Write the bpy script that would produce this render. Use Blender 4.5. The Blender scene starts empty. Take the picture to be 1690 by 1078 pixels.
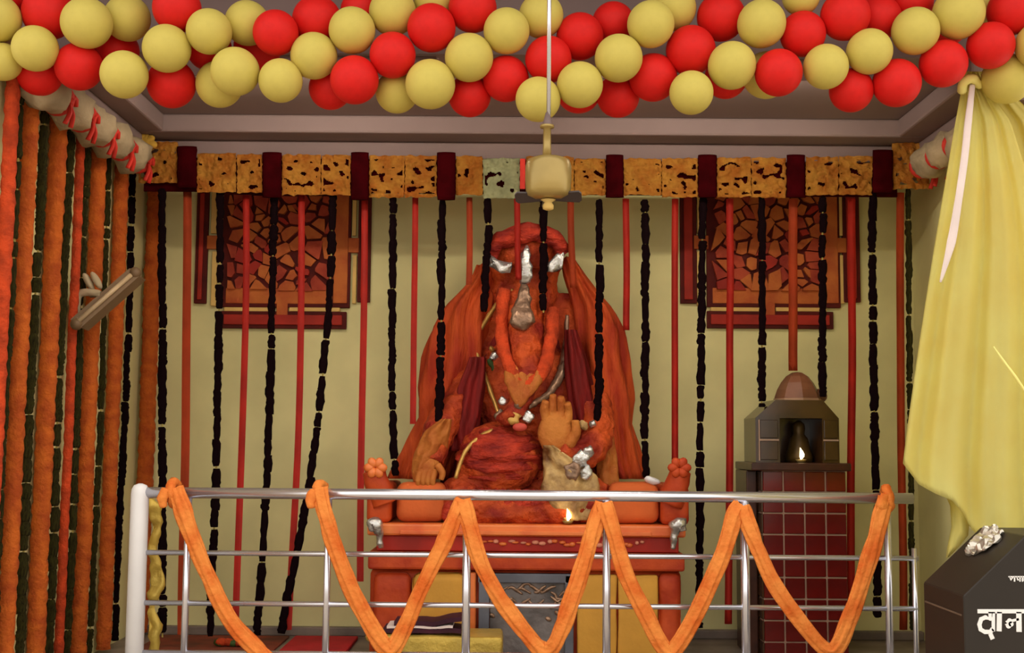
import bpy, bmesh, math, random
from mathutils import Vector, Matrix, noise, Euler

random.seed(7)
sc = bpy.context.scene
COL = sc.collection

# ------------------------------------------------------------------ camera
F_PX, W_PX, H_PX = 2000.0, 1690.0, 1078.0
CAM = Vector((0, 0, 1.12))
PITCH, ROLL = math.radians(5.5), math.radians(0.45)
cam_d = bpy.data.cameras.new('camera')
cam_d.sensor_width = 36.0
cam_d.lens = F_PX / W_PX * 36.0
cam_d.clip_end = 300
cam = bpy.data.objects.new('camera', cam_d)
CROT = (Matrix.Rotation(math.pi / 2 + PITCH, 3, 'X') @ Matrix.Rotation(ROLL, 3, 'Z'))
cam.matrix_world = Matrix.Translation(CAM) @ CROT.to_4x4()
COL.objects.link(cam)
sc.camera = cam

# ------------------------------------------------------------------ world, light, exposure
wd = bpy.data.worlds.new('overcast_sky')
wd.use_nodes = True
bg = wd.node_tree.nodes['Background']
bg.inputs[0].default_value = (1.0, 0.95, 0.86, 1)
bg.inputs[1].default_value = 1.0
sc.world = wd
sc.view_settings.view_transform = 'Standard'
sc.view_settings.look = 'None'
sc.view_settings.exposure = 0.85
sc.view_settings.gamma = 1.0
sc.view_settings.use_curve_mapping = False


# ------------------------------------------------------------------ helpers
def ray(px, py):
    return CROT @ Vector(((px - W_PX / 2) / F_PX, -(py - H_PX / 2) / F_PX, -1.0))


def P(px, py, Y):
    """point of the place seen at photo pixel (px, py), standing at depth Y"""
    d = ray(px, py)
    return CAM + d * (Y / d.y)


def PX(px, py, X):
    d = ray(px, py)
    return CAM + d * (X / d.x)


def lin(c):
    c = c / 255.0
    return c / 12.92 if c <= 0.04045 else ((c + 0.055) / 1.055) ** 2.4


MATS = {}


def mat(name, rgb, rough=0.7, var=0.12, scale=6.0, bump=0.0, bscale=30.0, metal=0.0, rgb2=None,
        emit=0.0, stretch=None, spec=0.3, detail=4.0, bdist=0.02):
    if name in MATS:
        return MATS[name]
    m = bpy.data.materials.new(name)
    m.use_nodes = True
    nt = m.node_tree
    b = nt.nodes['Principled BSDF']
    c1 = [lin(v) for v in rgb]
    c2 = [lin(v) for v in rgb2] if rgb2 else [v * (1 - var * 2.2) for v in c1]
    tc = nt.nodes.new('ShaderNodeTexCoord')
    mp = nt.nodes.new('ShaderNodeMapping')
    if stretch:
        mp.inputs['Scale'].default_value = stretch
    nt.links.new(tc.outputs['Object'], mp.inputs[0])
    n = nt.nodes.new('ShaderNodeTexNoise')
    n.inputs['Scale'].default_value = scale
    n.inputs['Detail'].default_value = detail
    nt.links.new(mp.outputs[0], n.inputs['Vector'])
    r = nt.nodes.new('ShaderNodeValToRGB')
    r.color_ramp.elements[0].position = 0.34
    r.color_ramp.elements[1].position = 0.62
    r.color_ramp.elements[0].color = (*c2, 1)
    r.color_ramp.elements[1].color = (*c1, 1)
    nt.links.new(n.outputs[0], r.inputs[0])
    nt.links.new(r.outputs[0], b.inputs['Base Color'])
    b.inputs['Roughness'].default_value = rough
    b.inputs['Metallic'].default_value = metal
    b.inputs['Specular IOR Level'].default_value = spec
    if emit:
        b.inputs['Emission Color'].default_value = (*c1, 1)
        b.inputs['Emission Strength'].default_value = emit
    if bump:
        n2 = nt.nodes.new('ShaderNodeTexNoise')
        n2.inputs['Scale'].default_value = bscale
        n2.inputs['Detail'].default_value = 5
        nt.links.new(mp.outputs[0], n2.inputs['Vector'])
        bp = nt.nodes.new('ShaderNodeBump')
        bp.inputs['Strength'].default_value = bump
        bp.inputs['Distance'].default_value = bdist
        nt.links.new(n2.outputs[0], bp.inputs['Height'])
        nt.links.new(bp.outputs[0], b.inputs['Normal'])
    MATS[name] = m
    return m


def mesh_from_bm(name, bm, m=None, smooth=False):
    me = bpy.data.meshes.new(name)
    bmesh.ops.recalc_face_normals(bm, faces=bm.faces)
    bm.to_mesh(me)
    bm.free()
    if m:
        me.materials.append(m)
    if smooth:
        for p in me.polygons:
            p.use_smooth = True
    return me


def link(name, me, parent=None, loc=None):
    o = bpy.data.objects.new(name, me)
    COL.objects.link(o)
    if parent:
        o.parent = parent
        o.matrix_parent_inverse = Matrix.Translation(parent.location).inverted()
    if loc is not None:
        o.location = loc
    return o


def obj(name, bm, m, parent=None, smooth=False):
    return link(name, mesh_from_bm(name, bm, m, smooth), parent)


def tag(o, label=None, cat=None, group=None, kind=None):
    if label:
        o['label'] = label
    if cat:
        o['category'] = cat
    if group:
        o['group'] = group
    if kind:
        o['kind'] = kind
    return o


def thing(name, label, cat, loc=(0, 0, 0), group=None):
    o = bpy.data.objects.new(name, None)
    o.empty_display_size = 0.05
    COL.objects.link(o)
    o.location = loc
    return tag(o, label, cat, group)


def box(bm, lo, hi, bev=0.0, seg=2):
    vs = [bm.verts.new((x, y, z)) for x in (lo[0], hi[0]) for y in (lo[1], hi[1]) for z in (lo[2], hi[2])]
    idx = [(0, 1, 3, 2), (4, 6, 7, 5), (0, 4, 5, 1), (2, 3, 7, 6), (0, 2, 6, 4), (1, 5, 7, 3)]
    fs = [bm.faces.new([vs[i] for i in f]) for f in idx]
    if bev:
        es = {e for f in fs for e in f.edges}
        bmesh.ops.bevel(bm, geom=list(es), offset=bev, segments=seg, affect='EDGES', profile=0.5)


def boxobj(name, lo, hi, m, parent=None, bev=0.0, smooth=False):
    bm = bmesh.new()
    box(bm, lo, hi, bev)
    return obj(name, bm, m, parent, smooth)


def catmull(pts, k=6):
    pts = [Vector(p) for p in pts]
    out = []
    for i in range(len(pts) - 1):
        p0 = pts[max(i - 1, 0)]
        p1, p2 = pts[i], pts[i + 1]
        p3 = pts[min(i + 2, len(pts) - 1)]
        for j in range(k):
            t = j / k
            out.append(0.5 * ((2 * p1) + (p2 - p0) * t + (2 * p0 - 5 * p1 + 4 * p2 - p3) * t * t
                              + (3 * p1 - p0 - 3 * p2 + p3) * t ** 3))
    out.append(pts[-1])
    return out


def rings(bm, rs, cap=True):
    prev = None
    first = None
    for ring in rs:
        vs = [bm.verts.new(p) for p in ring]
        if prev:
            n = len(vs)
            for i in range(n):
                bm.faces.new((prev[i], prev[(i + 1) % n], vs[(i + 1) % n], vs[i]))
        else:
            first = vs
        prev = vs
    if cap:
        bm.faces.new(first[::-1])
        bm.faces.new(prev)


def tube(bm, pts, rad, n=8, flat=1.0, ripple=None, up=None):
    """swept tube; rad = number or list; flat squashes along second axis; ripple(a,i)->factor"""
    pts = [Vector(p) for p in pts]
    N = len(pts)
    if not hasattr(rad, '__len__'):
        rad = [rad] * N
    elif len(rad) != N:
        k = len(rad) - 1
        rad = [rad[min(int(i / (N - 1) * k), k - 1)] * (1 - (i / (N - 1) * k - min(int(i / (N - 1) * k), k - 1)))
               + rad[min(int(i / (N - 1) * k), k - 1) + 1] * (i / (N - 1) * k - min(int(i / (N - 1) * k), k - 1))
               for i in range(N)]
    rs = []
    ref = Vector(up) if up else None
    for i, p in enumerate(pts):
        t = (pts[min(i + 1, N - 1)] - pts[max(i - 1, 0)]).normalized()
        if ref is None:
            ref = Vector((0, -1, 0)) if abs(t.y) < 0.9 else Vector((1, 0, 0))
        a = t.cross(ref)
        if a.length < 1e-5:
            a = t.cross(Vector((1, 0, 0.1)))
        a.normalize()
        b = a.cross(t).normalized()
        ring = []
        for j in range(n):
            an = 2 * math.pi * j / n
            r = rad[i] * (ripple(an, i) if ripple else 1.0)
            ring.append(p + a * (math.cos(an) * r) + b * (math.sin(an) * r * flat))
        rs.append(ring)
    rings(bm, rs)


def ellipsoid(bm, c, r, rot=None, u=20, v=12):
    M = Matrix.Translation(c)
    if rot:
        M = M @ Euler(rot).to_matrix().to_4x4()
    M = M @ Matrix.Diagonal((*r, 1))
    bmesh.ops.create_uvsphere(bm, u_segments=u, v_segments=v, radius=1.0, matrix=M)


def lathe(bm, c, prof, n=24):
    """prof: (r, z) list from bottom to top around a vertical axis through c"""
    c = Vector(c)
    rs = [[c + Vector((r * math.cos(2 * math.pi * i / n), r * math.sin(2 * math.pi * i / n), z)) for i in range(n)]
          for r, z in prof]
    rings(bm, rs)


def prism(bm, poly, y0, y1):
    """poly of (x, z), extruded in depth from y0 to y1"""
    a = [bm.verts.new((x, y0, z)) for x, z in poly]
    b = [bm.verts.new((x, y1, z)) for x, z in poly]
    n = len(poly)
    bm.faces.new(a)
    bm.faces.new(b[::-1])
    for i in range(n):
        bm.faces.new((a[i], b[i], b[(i + 1) % n], a[(i + 1) % n]))


def px2m(px, Y):
    return px * Y / F_PX


def lumpy(bm, amp, freq, seed=0.0):
    bm.normal_update()
    off = Vector((seed * 3.1, seed * 1.7, seed * 2.3))
    for v in bm.verts:
        v.co += v.normal * (noise.noise(v.co * freq + off) * amp)


def interp(tab, x):
    if x <= tab[0][0]:
        return tab[0][1]
    for (a, va), (b, vb) in zip(tab, tab[1:]):
        if x <= b:
            return va + (vb - va) * (x - a) / (b - a)
    return tab[-1][1]


# ------------------------------------------------------------------ materials
m_wall = mat('wall_paint_khaki', (228, 220, 158), 0.75, 0.07, 2.2, bump=0.05, bscale=12)
m_wall_side = m_wall
m_ceil = mat('ceiling_paint_mauve', (138, 117, 114), 0.8, 0.06, 1.5)
m_floor = mat('floor_stone', (138, 122, 110), 0.45, 0.2, 5, bump=0.05)
m_ground = mat('courtyard_paving', (185, 170, 150), 0.8, 0.15, 3)
m_yb = mat('balloon_yellow', (206, 188, 94), 0.6, 0.02, 3, spec=0.25)
m_rb = mat('balloon_red', (216, 26, 22), 0.6, 0.04, 3, spec=0.25)
m_mari = mat('marigold_orange', (190, 92, 26), 0.9, 0.22, 14, bump=0.6, bscale=60, rgb2=(160, 66, 18))
m_mari_red = mat('marigold_redorange', (205, 70, 28), 0.9, 0.2, 14, bump=0.6, bscale=60)
m_val = mat('valance_marigold', (214, 152, 60), 0.9, 0.15, 10, bump=0.5, bscale=45, rgb2=(192, 112, 36))
m_maroon = mat('maroon_cloth', (58, 2, 6), 0.9, 0.2, 10, spec=.03)
m_mint = mat('mint_cloth', (196, 196, 150), 0.8, 0.12, 9, bump=0.4)
m_white_cl = mat('white_net_cloth', (178, 158, 126), 0.85, 0.15, 7, bump=0.3)
m_red_cl = mat('red_ribbon', (206, 44, 28), 0.65, 0.12, 5, spec=0.4)
m_red_or = mat('orange_red_ribbon', (200, 78, 36), 0.7, 0.12, 5)
m_dark = mat('dark_flowers', (28, 9, 14), 0.9, 0.4, 25, bump=0.6, bscale=70, rgb2=(14, 7, 9), spec=.05)
m_green = mat('dark_green_leaves', (64, 60, 24), 0.8, 0.3, 3, bump=0.6, bscale=60, rgb2=(34, 26, 12), spec=.1)
m_thread = mat('pale_thread', (190, 170, 90), 0.8, 0.1, 10)
m_relief_ground = mat('relief_ground_dark_red', (92, 20, 12), 0.8, 0.2, 6)
m_relief = mat('relief_orange', (196, 108, 48), 0.75, 0.2, 7, rgb2=(172, 78, 36), bump=0.25)
m_relief2 = mat('relief_brown', (180, 74, 44), 0.75, 0.2, 7, rgb2=(140, 42, 28), bump=0.25)
m_relief_bar = mat('relief_bar_red', (172, 44, 28), 0.7, 0.15, 6)
m_cream = mat('cream_slip', (228, 190, 110), 0.7, 0.08, 5)
m_steel = mat('brushed_steel', (222, 222, 232), 0.22, 0.03, 8, metal=0.85, spec=0.5)
m_white_paint = mat('white_painted_steel', (232, 230, 232), 0.4, 0.03, 5)
m_streamer = mat('orange_crepe', (232, 138, 60), 0.75, 0.12, 9, bump=0.5, bscale=40, rgb2=(212, 100, 30))
m_drape = mat('yellow_satin', (246, 238, 150), 0.6, 0.06, 2.5, rgb2=(242, 226, 132), spec=0.2)
m_trimwhite = mat('white_lace_trim', (236, 218, 214), 0.7, 0.05, 6)
m_iron = mat('black_painted_box', (40, 32, 25), 0.5, 0.1, 3, spec=0.35)
m_letter = mat('white_lettering', (240, 236, 234), 0.6, 0.02, 4)
m_highlight = mat('highlight_lump', (215, 208, 196), 0.3, 0.1, 8, metal=0.8)
m_brass = mat('aged_brass_enamel', (172, 146, 84), 0.3, 0.1, 5, metal=0.35, spec=0.5)
m_blade = mat('dark_fan_blade', (62, 50, 48), 0.35, 0.1, 6, spec=0.5)
m_tile = mat('glazed_red_tile', (96, 14, 10), 0.2, 0.18, 5, spec=0.5)
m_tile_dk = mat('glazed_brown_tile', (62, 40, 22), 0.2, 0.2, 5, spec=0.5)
m_grout = mat('tile_grout', (172, 140, 120), 0.85, 0.08, 9)
m_granite = mat('brown_granite', (66, 34, 22), 0.3, 0.2, 14)
m_dome = mat('brown_glazed_dome', (122, 76, 52), 0.35, 0.15, 6)
m_body = mat('vermilion_paste', (196, 78, 26), 0.7, 0.2, 7, bump=1.0, bdist=.045, bscale=14, rgb2=(132, 28, 10))  # darker red in the noise also stands in for shade in the crevices
m_belly = mat('red_vermilion_paste', (184, 54, 28), 0.7, 0.2, 8, bump=1.0, bdist=.05, bscale=11, stretch=(1, 1, 2.2), rgb2=(122, 20, 12))
m_robe = mat('crimson_robe', (124, 14, 8), 0.75, 0.2, 6, bump=0.3, stretch=(6, 6, 0.7))
m_cape = mat('orange_cape', (202, 82, 28), 0.75, 0.2, 4, bump=0.6, bdist=.03, bscale=14, stretch=(3, 3, 0.6), rgb2=(158, 42, 15))
m_gold_cl = mat('ochre_cloth', (192, 118, 48), 0.7, 0.15, 6, bump=0.6, rgb2=(160, 78, 26))
m_cream_cl = mat('cream_gold_brocade', (206, 170, 110), 0.5, 0.2, 10, bump=0.9, bscale=22, rgb2=(104, 62, 28))
m_silver = mat('beaten_silver', (214, 212, 208), 0.25, 0.15, 14, metal=0.8, bump=0.5, bscale=30)
m_dsilver = mat('tarnished_silver', (168, 134, 110), 0.35, 0.25, 16, metal=0.6, bump=0.5, bscale=30)
m_gold = mat('gilt_edge', (206, 160, 84), 0.35, 0.12, 12, metal=0.5)
m_throne = mat('throne_orange', (196, 76, 28), 0.6, 0.18, 5, bump=0.5, bscale=12, rgb2=(156, 42, 16))
m_throne_lt = mat('throne_orange_gloss', (228, 122, 56), 0.4, 0.12, 6, rgb2=(206, 88, 36), spec=0.5)
m_throne_red = mat('throne_red_band', (176, 36, 20), 0.5, 0.15, 6)
m_cush = mat('orange_cushion', (206, 98, 44), 0.8, 0.12, 4, bump=0.2)
m_yel_panel = mat('ochre_panel', (214, 156, 62), 0.7, 0.1, 3, bump=0.15)
m_slate = mat('grey_metal_plaque', (128, 120, 118), 0.4, 0.3, 5, metal=0.4, bump=0.4, bscale=12)
m_slate_fr = mat('blue_grey_frame', (110, 112, 122), 0.45, 0.15, 6, metal=0.4)
m_goldbox = mat('gold_foil_cloth', (214, 182, 84), 0.35, 0.12, 7, metal=0.3, bump=0.4)
m_purple = mat('purple_cloth', (70, 26, 46), 0.7, 0.2, 8)
m_rug = mat('brown_red_rug', (140, 62, 40), 0.9, 0.3, 5, rgb2=(96, 52, 36))
m_rug_red = mat('crimson_mat', (190, 32, 40), 0.85, 0.12, 6)
m_flame = mat('flame', (255, 226, 170), 0.5, 0.02, 5, emit=4.0)
m_leaf = mat('green_leaf', (62, 84, 34), 0.6, 0.2, 8)
m_batten = mat('grey_batten', (120, 94, 66), 0.5, 0.1, 6)
m_pink = mat('pink_petals', (232, 150, 120), 0.7, 0.1, 8)
m_black = mat('dark_recess', (24, 16, 12), 0.9, 0.1, 4)

# ------------------------------------------------------------------ the setting
XL, XR, YB = -2.196, 2.40, 7.2
ZC = 2.89          # shrine ceiling
ZP = 3.45          # porch ceiling


def struct(name, lo, hi, m, bev=0.0):
    return tag(boxobj(name, lo, hi, m, None, bev), kind='structure')


struct('floor', (-3.2, 5.3, -0.4), (3.2, YB + 0.2, 0.0), m_floor)
struct('ground', (-40, -40, -0.5), (40, 5.3, -0.4), m_ground)
struct('wall_back', (-3.2, YB, 0.0), (3.2, YB + 0.2, 3.6), m_wall)
struct('wall_left', (XL - 0.2, 4.95, 0.0), (XL, YB, ZC), m_wall)
struct('wall_right', (XR, 5.35, 0.0), (XR + 0.2, YB, ZC), m_wall)
struct('ceiling', (-3.2, 5.4, ZC), (3.2, YB, 3.6), m_ceil)
struct('ceiling_porch', (-3.4, 4.5, ZP), (3.4, 5.4, 3.6), m_ceil)
zA = P(845, 221, 6.45).z
zB = P(845, 262, 6.62).z
XA0, XA1 = P(270, 200, 6.45).x, P(1482, 200, 6.45).x
struct('trim_1', (XL, 6.45, zA), (XR, YB, ZC), m_ceil, 0.012)
struct('trim_2', (XL, 6.64, zB), (XR, YB, zA), m_ceil, 0.008)
struct('trim_3', (XL, 5.4, zA), (XA0, 6.45, ZC), m_ceil, 0.012)
struct('trim_4', (XA1, 5.4, zA), (XR, 6.45, ZC), m_ceil, 0.012)
struct('trim_5', (XL, 5.4, zB), (XL + 0.16, 6.64, zA), m_ceil, 0.006)
struct('trim_6', (XR - 0.16, 5.4, zB), (XR, 6.64, zA), m_ceil, 0.006)
struct('baseboard_back', (XL, YB - 0.05, 0.0), (XR, YB, 0.05), m_floor, 0.006)

# added fill tubes, hidden behind the balloon garland, to brighten the back wall
m_fill_tube = mat('added_fill_tube', (255, 246, 226), 0.5, 0.01, 3, emit=42.0)
for k_, xt in enumerate((-1.0, 1.05)):
    tl = thing('added_tube_light', 'added unseen fill tube lamp on shrine ceiling above the ' + ('marigold strands side' if k_ == 0 else 'tiled pillar side'), 'lamp', (xt, 5.49, ZC))
    boxobj('added_batten', (xt - .62, 5.46, ZC - .04), (xt + .62, 5.52, ZC), m_white_paint, tl, .006)
    bm = bmesh.new()
    tube(bm, [Vector((xt - .58, 5.49, ZC - .055)), Vector((xt + .58, 5.49, ZC - .055))], .016, 12)
    obj('tube', bm, m_fill_tube, tl, True)
    boxobj('added_shield', (xt - .64, 5.435, ZC - .10), (xt + .64, 5.445, ZC), m_ceil, tl, .002)  # added ceiling-coloured plate, screens the fill tube from the camera side
    for sg in (-1, 1):
        boxobj('end_holder', (xt + sg * .60 - .02, 5.47, ZC - .07), (xt + sg * .60 + .02, 5.51, ZC - .04), m_white_paint, tl, .003)

# ------------------------------------------------------------------ throne
YT = 6.40
throne = thing('throne', 'carved orange throne with scroll arms and ochre front panels under the seated idol', 'throne',
               (P(868, 865, YT).x, 6.75, 0))


def zpx(py, Y):
    return P(868, py, Y).z


def xpx(px, Y, py=865):
    return P(px, py, Y).x


zs = zpx(866, YT)   # seat height
boxobj('base', (xpx(612, 6.47), 6.47, 0.0), (xpx(1124, 6.47), 7.12, zpx(940, 6.47)), m_throne, throne, 0.03, True)
boxobj('seat_slab', (xpx(606, YT), YT, zpx(886, YT)), (xpx(1132, YT), 7.12, zs), m_throne_lt, throne, 0.012)
boxobj('frieze', (xpx(622, 6.43), 6.43, zpx(911, 6.43)), (xpx(1120, 6.43), 7.12, zpx(886, 6.4)), m_throne_red, throne, 0.006)
boxobj('lower_moulding', (xpx(608, 6.41), 6.41, zpx(942, 6.41)), (xpx(1130, 6.41), 7.12, zpx(912, 6.43)), m_throne, throne, 0.012)
boxobj('edge_strip', (xpx(660, 6.385), 6.385, zpx(884, 6.385)), (xpx(1075, 6.385), 6.42, zpx(877, 6.385)), m_throne_lt, throne, 0.004)
for i in range(26):   # carved rosettes on the frieze
    px = 800 + i * 10.5 + random.uniform(-3, 3)
    bm = bmesh.new()
    ellipsoid(bm, P(px, 897 + random.uniform(-4, 4), 6.425), (random.uniform(.010, .022), .012, random.uniform(.006, .013)), u=8, v=6)
    obj('rosette', bm, m_pink if random.random() < .3 else m_throne_lt, throne, True)
# arms
for px0, px1, sgn in ((600, 652, -1), (1088, 1142, 1)):
    bm = bmesh.new()
    box(bm, (xpx(px0 + 4, 6.44), 6.44, zs), (xpx(px1 - 8 if sgn < 0 else px1 - 4, 6.44), 7.08, zpx(800, 6.44)), 0.025)
    obj('arm_post', bm, m_throne, throne, True)
    c = P((px0 + px1) / 2 + sgn * 4, 792, 6.5)
    bm = bmesh.new()
    pts = [P((px0 + px1) / 2 - sgn * 10, 830, 6.46), P((px0 + px1) / 2 + sgn * 2, 800, 6.44),
           P((px0 + px1) / 2 + sgn * 10, 775, 6.43), P((px0 + px1) / 2 + sgn * 16, 768, 6.43)]
    tube(bm, catmull(pts, 6), [.07, .062, .058, .035], 14, 0.8)
    lumpy(bm, .012, 14, px0)
    obj('arm_scroll', bm, m_throne, throne, True)
    bm = bmesh.new()
    cc = P((px0 + px1) / 2 + sgn * 6, 772, 6.40)
    for k in range(6):   # petals of the scroll end
        a = k * math.pi / 3
        ellipsoid(bm, cc + Vector((math.cos(a) * .034, -.01, math.sin(a) * .03)), (.03, .016, .024), (0, -a, 0), 10, 6)
    obj('scroll_rosette', bm, m_throne_lt if sgn < 0 else m_throne, throne, True)
    # silver handle hanging on the seat end
    hx = 621 if sgn < 0 else 1118
    pts = [P(hx + sgn * -8, 905, 6.37), P(hx - sgn * 6, 885, 6.36), P(hx - sgn * 2, 868, 6.35), P(hx + sgn * 6, 866, 6.35), P(hx + sgn * 9, 876, 6.35)]
    bm = bmesh.new()
    tube(bm, catmull(pts, 6), [.014, .02, .034, .034, .018], 10)
    lumpy(bm, .012, 30, px0)
    tag(obj('handle', bm, m_silver, throne, True), 'beaten silver handle')


def cushion_panel(name, pxa, pxb, pya, pyb, Y, m, th=0.05, rnd=0.03, lum=0.006):
    bm = bmesh.new()
    a, b = P(pxa, pyb, Y), P(pxb, pya, Y)
    box(bm, (a.x, Y, max(a.z, 0.001)), (b.x, Y + th, b.z), rnd, 4)
    bmesh.ops.subdivide_edges(bm, edges=[e for e in bm.edges if e.calc_length() > .12], cuts=5, use_grid_fill=True)
    lumpy(bm, lum, 6, pxa)
    return obj(name, bm, m, throne, True)


cushion_panel('ochre_panel', 679, 769, 946, 1040, 6.425, m_yel_panel, .05, .045, .012)
cushion_panel('ochre_panel', 953, 1018, 950, 1082, 6.43, m_yel_panel, .045, .012)
cushion_panel('ochre_panel', 1020, 1086, 950, 1082, 6.43, m_yel_panel, .045, .012)
cushion_panel('orange_strip', 770, 786, 945, 1040, 6.43, m_throne_lt, .045, .012)
for a, b in ((613, 678), (1088, 1124)):
    cushion_panel('base_bolster', a, b, 946, 1082, 6.43, m_throne, .06, .04, .012)
# grey plaque with frame and raised ornament
bm = bmesh.new()
a, b = P(808, 1081, 6.44), P(932, 962, 6.44)
box(bm, (a.x, 6.44, max(a.z, 0.001)), (b.x, 6.47, b.z))
plq = obj('plaque', bm, m_slate, throne)
for (x0, x1, y0, y1) in ((789, 808, 950, 1081), (932, 947, 950, 1081), (789, 947, 948, 962)):
    a, b = P(x0, y1, 6.42), P(x1, y0, 6.42)
    boxobj('frame_bar', (a.x, 6.42, max(a.z, .001)), (b.x, 6.475, b.z), m_slate_fr, throne, .004)
for i in range(16):
    px, py = random.uniform(815, 925), random.uniform(968, 1000)
    bm = bmesh.new()
    pts = [P(px + random.uniform(-3, 3) + k * 7, py + 6 * math.sin(k * 1.3 + i), 6.437) for k in range(4)]
    tube(bm, catmull(pts, 4), [.004, .009, .009, .004], 6)
    obj('ornament', bm, m_dsilver, throne, True)
for (px, py) in ((825, 1008), (905, 1022), (812, 1016), (920, 1012)):
    bm = bmesh.new()
    ellipsoid(bm, P(px, py, 6.437), (.018, .008, .012), (0, .5, 0), 10, 6)
    obj('ornament', bm, m_dsilver, throne, True)

# ------------------------------------------------------------------ seated elephant-headed idol
idol = thing('idol_statue', 'seated elephant-headed idol in vermilion with orange cape and silver crown', 'statue',
             (P(868, 865, 6.75).x, 6.75, zs))


def E(bm, px, py, Y, rx, rz, ry, rot=None):
    ellipsoid(bm, P(px, py, Y), (px2m(rx, Y), ry, px2m(rz, Y)), rot)


def T(bm, pts, rad, k=5, n=12):
    tube(bm, catmull([P(*p) for p in pts], k), [px2m(r, pts[0][2]) for r in rad], n)


bm = bmesh.new()
E(bm, 826, 762, 6.68, 74, 66, .20)           # belly
E(bm, 868, 650, 6.88, 88, 100, .17)          # chest
E(bm, 868, 790, 6.82, 120, 50, .22)          # hips
E(bm, 866, 482, 6.87, 56, 76, .16)           # head
E(bm, 840, 442, 6.85, 34, 36, .12)           # brow domes
E(bm, 890, 442, 6.85, 34, 36, .12)
E(bm, 868, 560, 6.88, 50, 50, .14)           # cheeks and neck
E(bm, 800, 555, 6.88, 34, 76, .035, (0, .12, 0))    # ears
E(bm, 938, 555, 6.88, 32, 74, .035, (0, -.12, 0))
T(bm, [(866, 490, 6.76), (866, 540, 6.69), (868, 590, 6.63), (866, 635, 6.57), (854, 672, 6.55), (838, 690, 6.53), (826, 682, 6.51)], [36, 32, 27, 22, 17, 14, 11])   # trunk
T(bm, [(838, 560, 6.72), (838, 590, 6.64), (842, 625, 6.58)], [9, 8, 3])     # tusks
T(bm, [(896, 560, 6.72), (898, 585, 6.64), (894, 612, 6.60)], [9, 8, 4])
T(bm, [(790, 625, 6.84), (745, 680, 6.74), (720, 725, 6.62), (712, 765, 6.56)], [34, 30, 26, 22])   # arm resting with open hand
T(bm, [(948, 625, 6.84), (985, 690, 6.72), (972, 745, 6.58), (938, 752, 6.52), (920, 742, 6.50)], [34, 30, 26, 22, 20])  # arm raised in blessing
for (kx, sx) in ((735, 1), (1000, -1)):      # folded legs
    T(bm, [(868 - sx * 60, 812, 6.74), (kx + sx * 20, 826, 6.58), (kx + sx * 60, 842, 6.53), (868 + sx * 10, 848, 6.51)], [40, 36, 26, 17])
body_bm = bm
me = mesh_from_bm('idol_tmp', body_bm)
tmp = bpy.data.objects.new('idol_tmp', me)
COL.objects.link(tmp)
rm = tmp.modifiers.new('r', 'REMESH')
rm.mode = 'VOXEL'
rm.voxel_size = 0.011
sm = tmp.modifiers.new('s', 'SMOOTH')
sm.iterations = 6
dg = bpy.context.evaluated_depsgraph_get()
me2 = bpy.data.meshes.new_from_object(tmp.evaluated_get(dg))
bpy.data.objects.remove(tmp)
bm = bmesh.new()
bm.from_mesh(me2)
bm.normal_update()
for v in bm.verts:
    c = v.co
    w = noise.noise(Vector((c.x * 9, c.y * 9, c.z * 24))) * .013 + noise.noise(c * 30) * .007
    v.co += v.normal * w
body = obj('body', bm, m_body, idol, True)

# crimson robe behind
def loft(name, prof, Y, dep, m, pleats=9, amp=.16, parent=idol, seed=0.0, n=64, yfun=None):
    """prof: (photo row, left px, right px) rows of a hanging cloth, pleated all round"""
    bm = bmesh.new()
    rs = []
    ys = [prof[0][0] + (prof[-1][0] - prof[0][0]) * i / 28 for i in range(29)]
    for i, py in enumerate(ys):
        l = interp([(r[0], r[1]) for r in prof], py)
        r_ = interp([(r[0], r[2]) for r in prof], py)
        c = P((l + r_) / 2, py, Y)
        rx = px2m((r_ - l) / 2, Y)
        ring = []
        for j in range(n):
            a = 2 * math.pi * j / n
            f = 1 + amp * math.sin(a * pleats + 1.3 * noise.noise(Vector((i * .12, seed, 0))) * 3 + seed)
            f += .16 * noise.noise(Vector((math.cos(a) * 3, math.sin(a) * 3, i * .22 + seed * 5)))
            # keep the outline, let folds show mostly in depth
            ring.append(c + Vector((math.cos(a) * rx * (1 + (f - 1) * .35), math.sin(a) * dep * f, 0)))
        rs.append(ring)
    rings(bm, rs)
    return obj(name, bm, m, parent, True)


loft('robe', [(545, 800, 935), (600, 762, 968), (660, 745, 982), (740, 740, 990), (810, 730, 1000)], 6.93, .10, m_robe, 14, .12)
loft('cape', [(440, 786, 812), (462, 778, 816), (485, 758, 816), (505, 738, 812), (545, 712, 806), (590, 698, 798), (640, 690, 790), (690, 694, 768),
              (715, 680, 762), (750, 660, 752), (790, 640, 735)], 6.86, .10, m_cape, 7, .22, seed=1.0)
loft('cape', [(428, 926, 948), (455, 930, 966), (480, 938, 985), (510, 945, 1010), (548, 950, 1030), (600, 955, 1040), (660, 960, 1045), (700, 975, 1042),
              (740, 985, 1055), (790, 1000, 1068)], 6.86, .10, m_cape, 7, .22, seed=2.0)
loft('sleeve', [(590, 776, 802), (640, 756, 800), (690, 750, 792), (745, 744, 782)], 6.71, .05, m_robe, 6, .25, seed=6.0)
loft('sleeve', [(545, 932, 952), (600, 932, 970), (660, 938, 984), (740, 950, 988)], 6.71, .05, m_robe, 6, .25, seed=7.0)
# hanging sash on the right-hand pleats and side scarf
loft('side_drape', [(700, 986, 1010), (760, 986, 1018), (830, 984, 1024)], 6.70, .04, m_gold_cl, 4, .2, seed=3.0)
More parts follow.
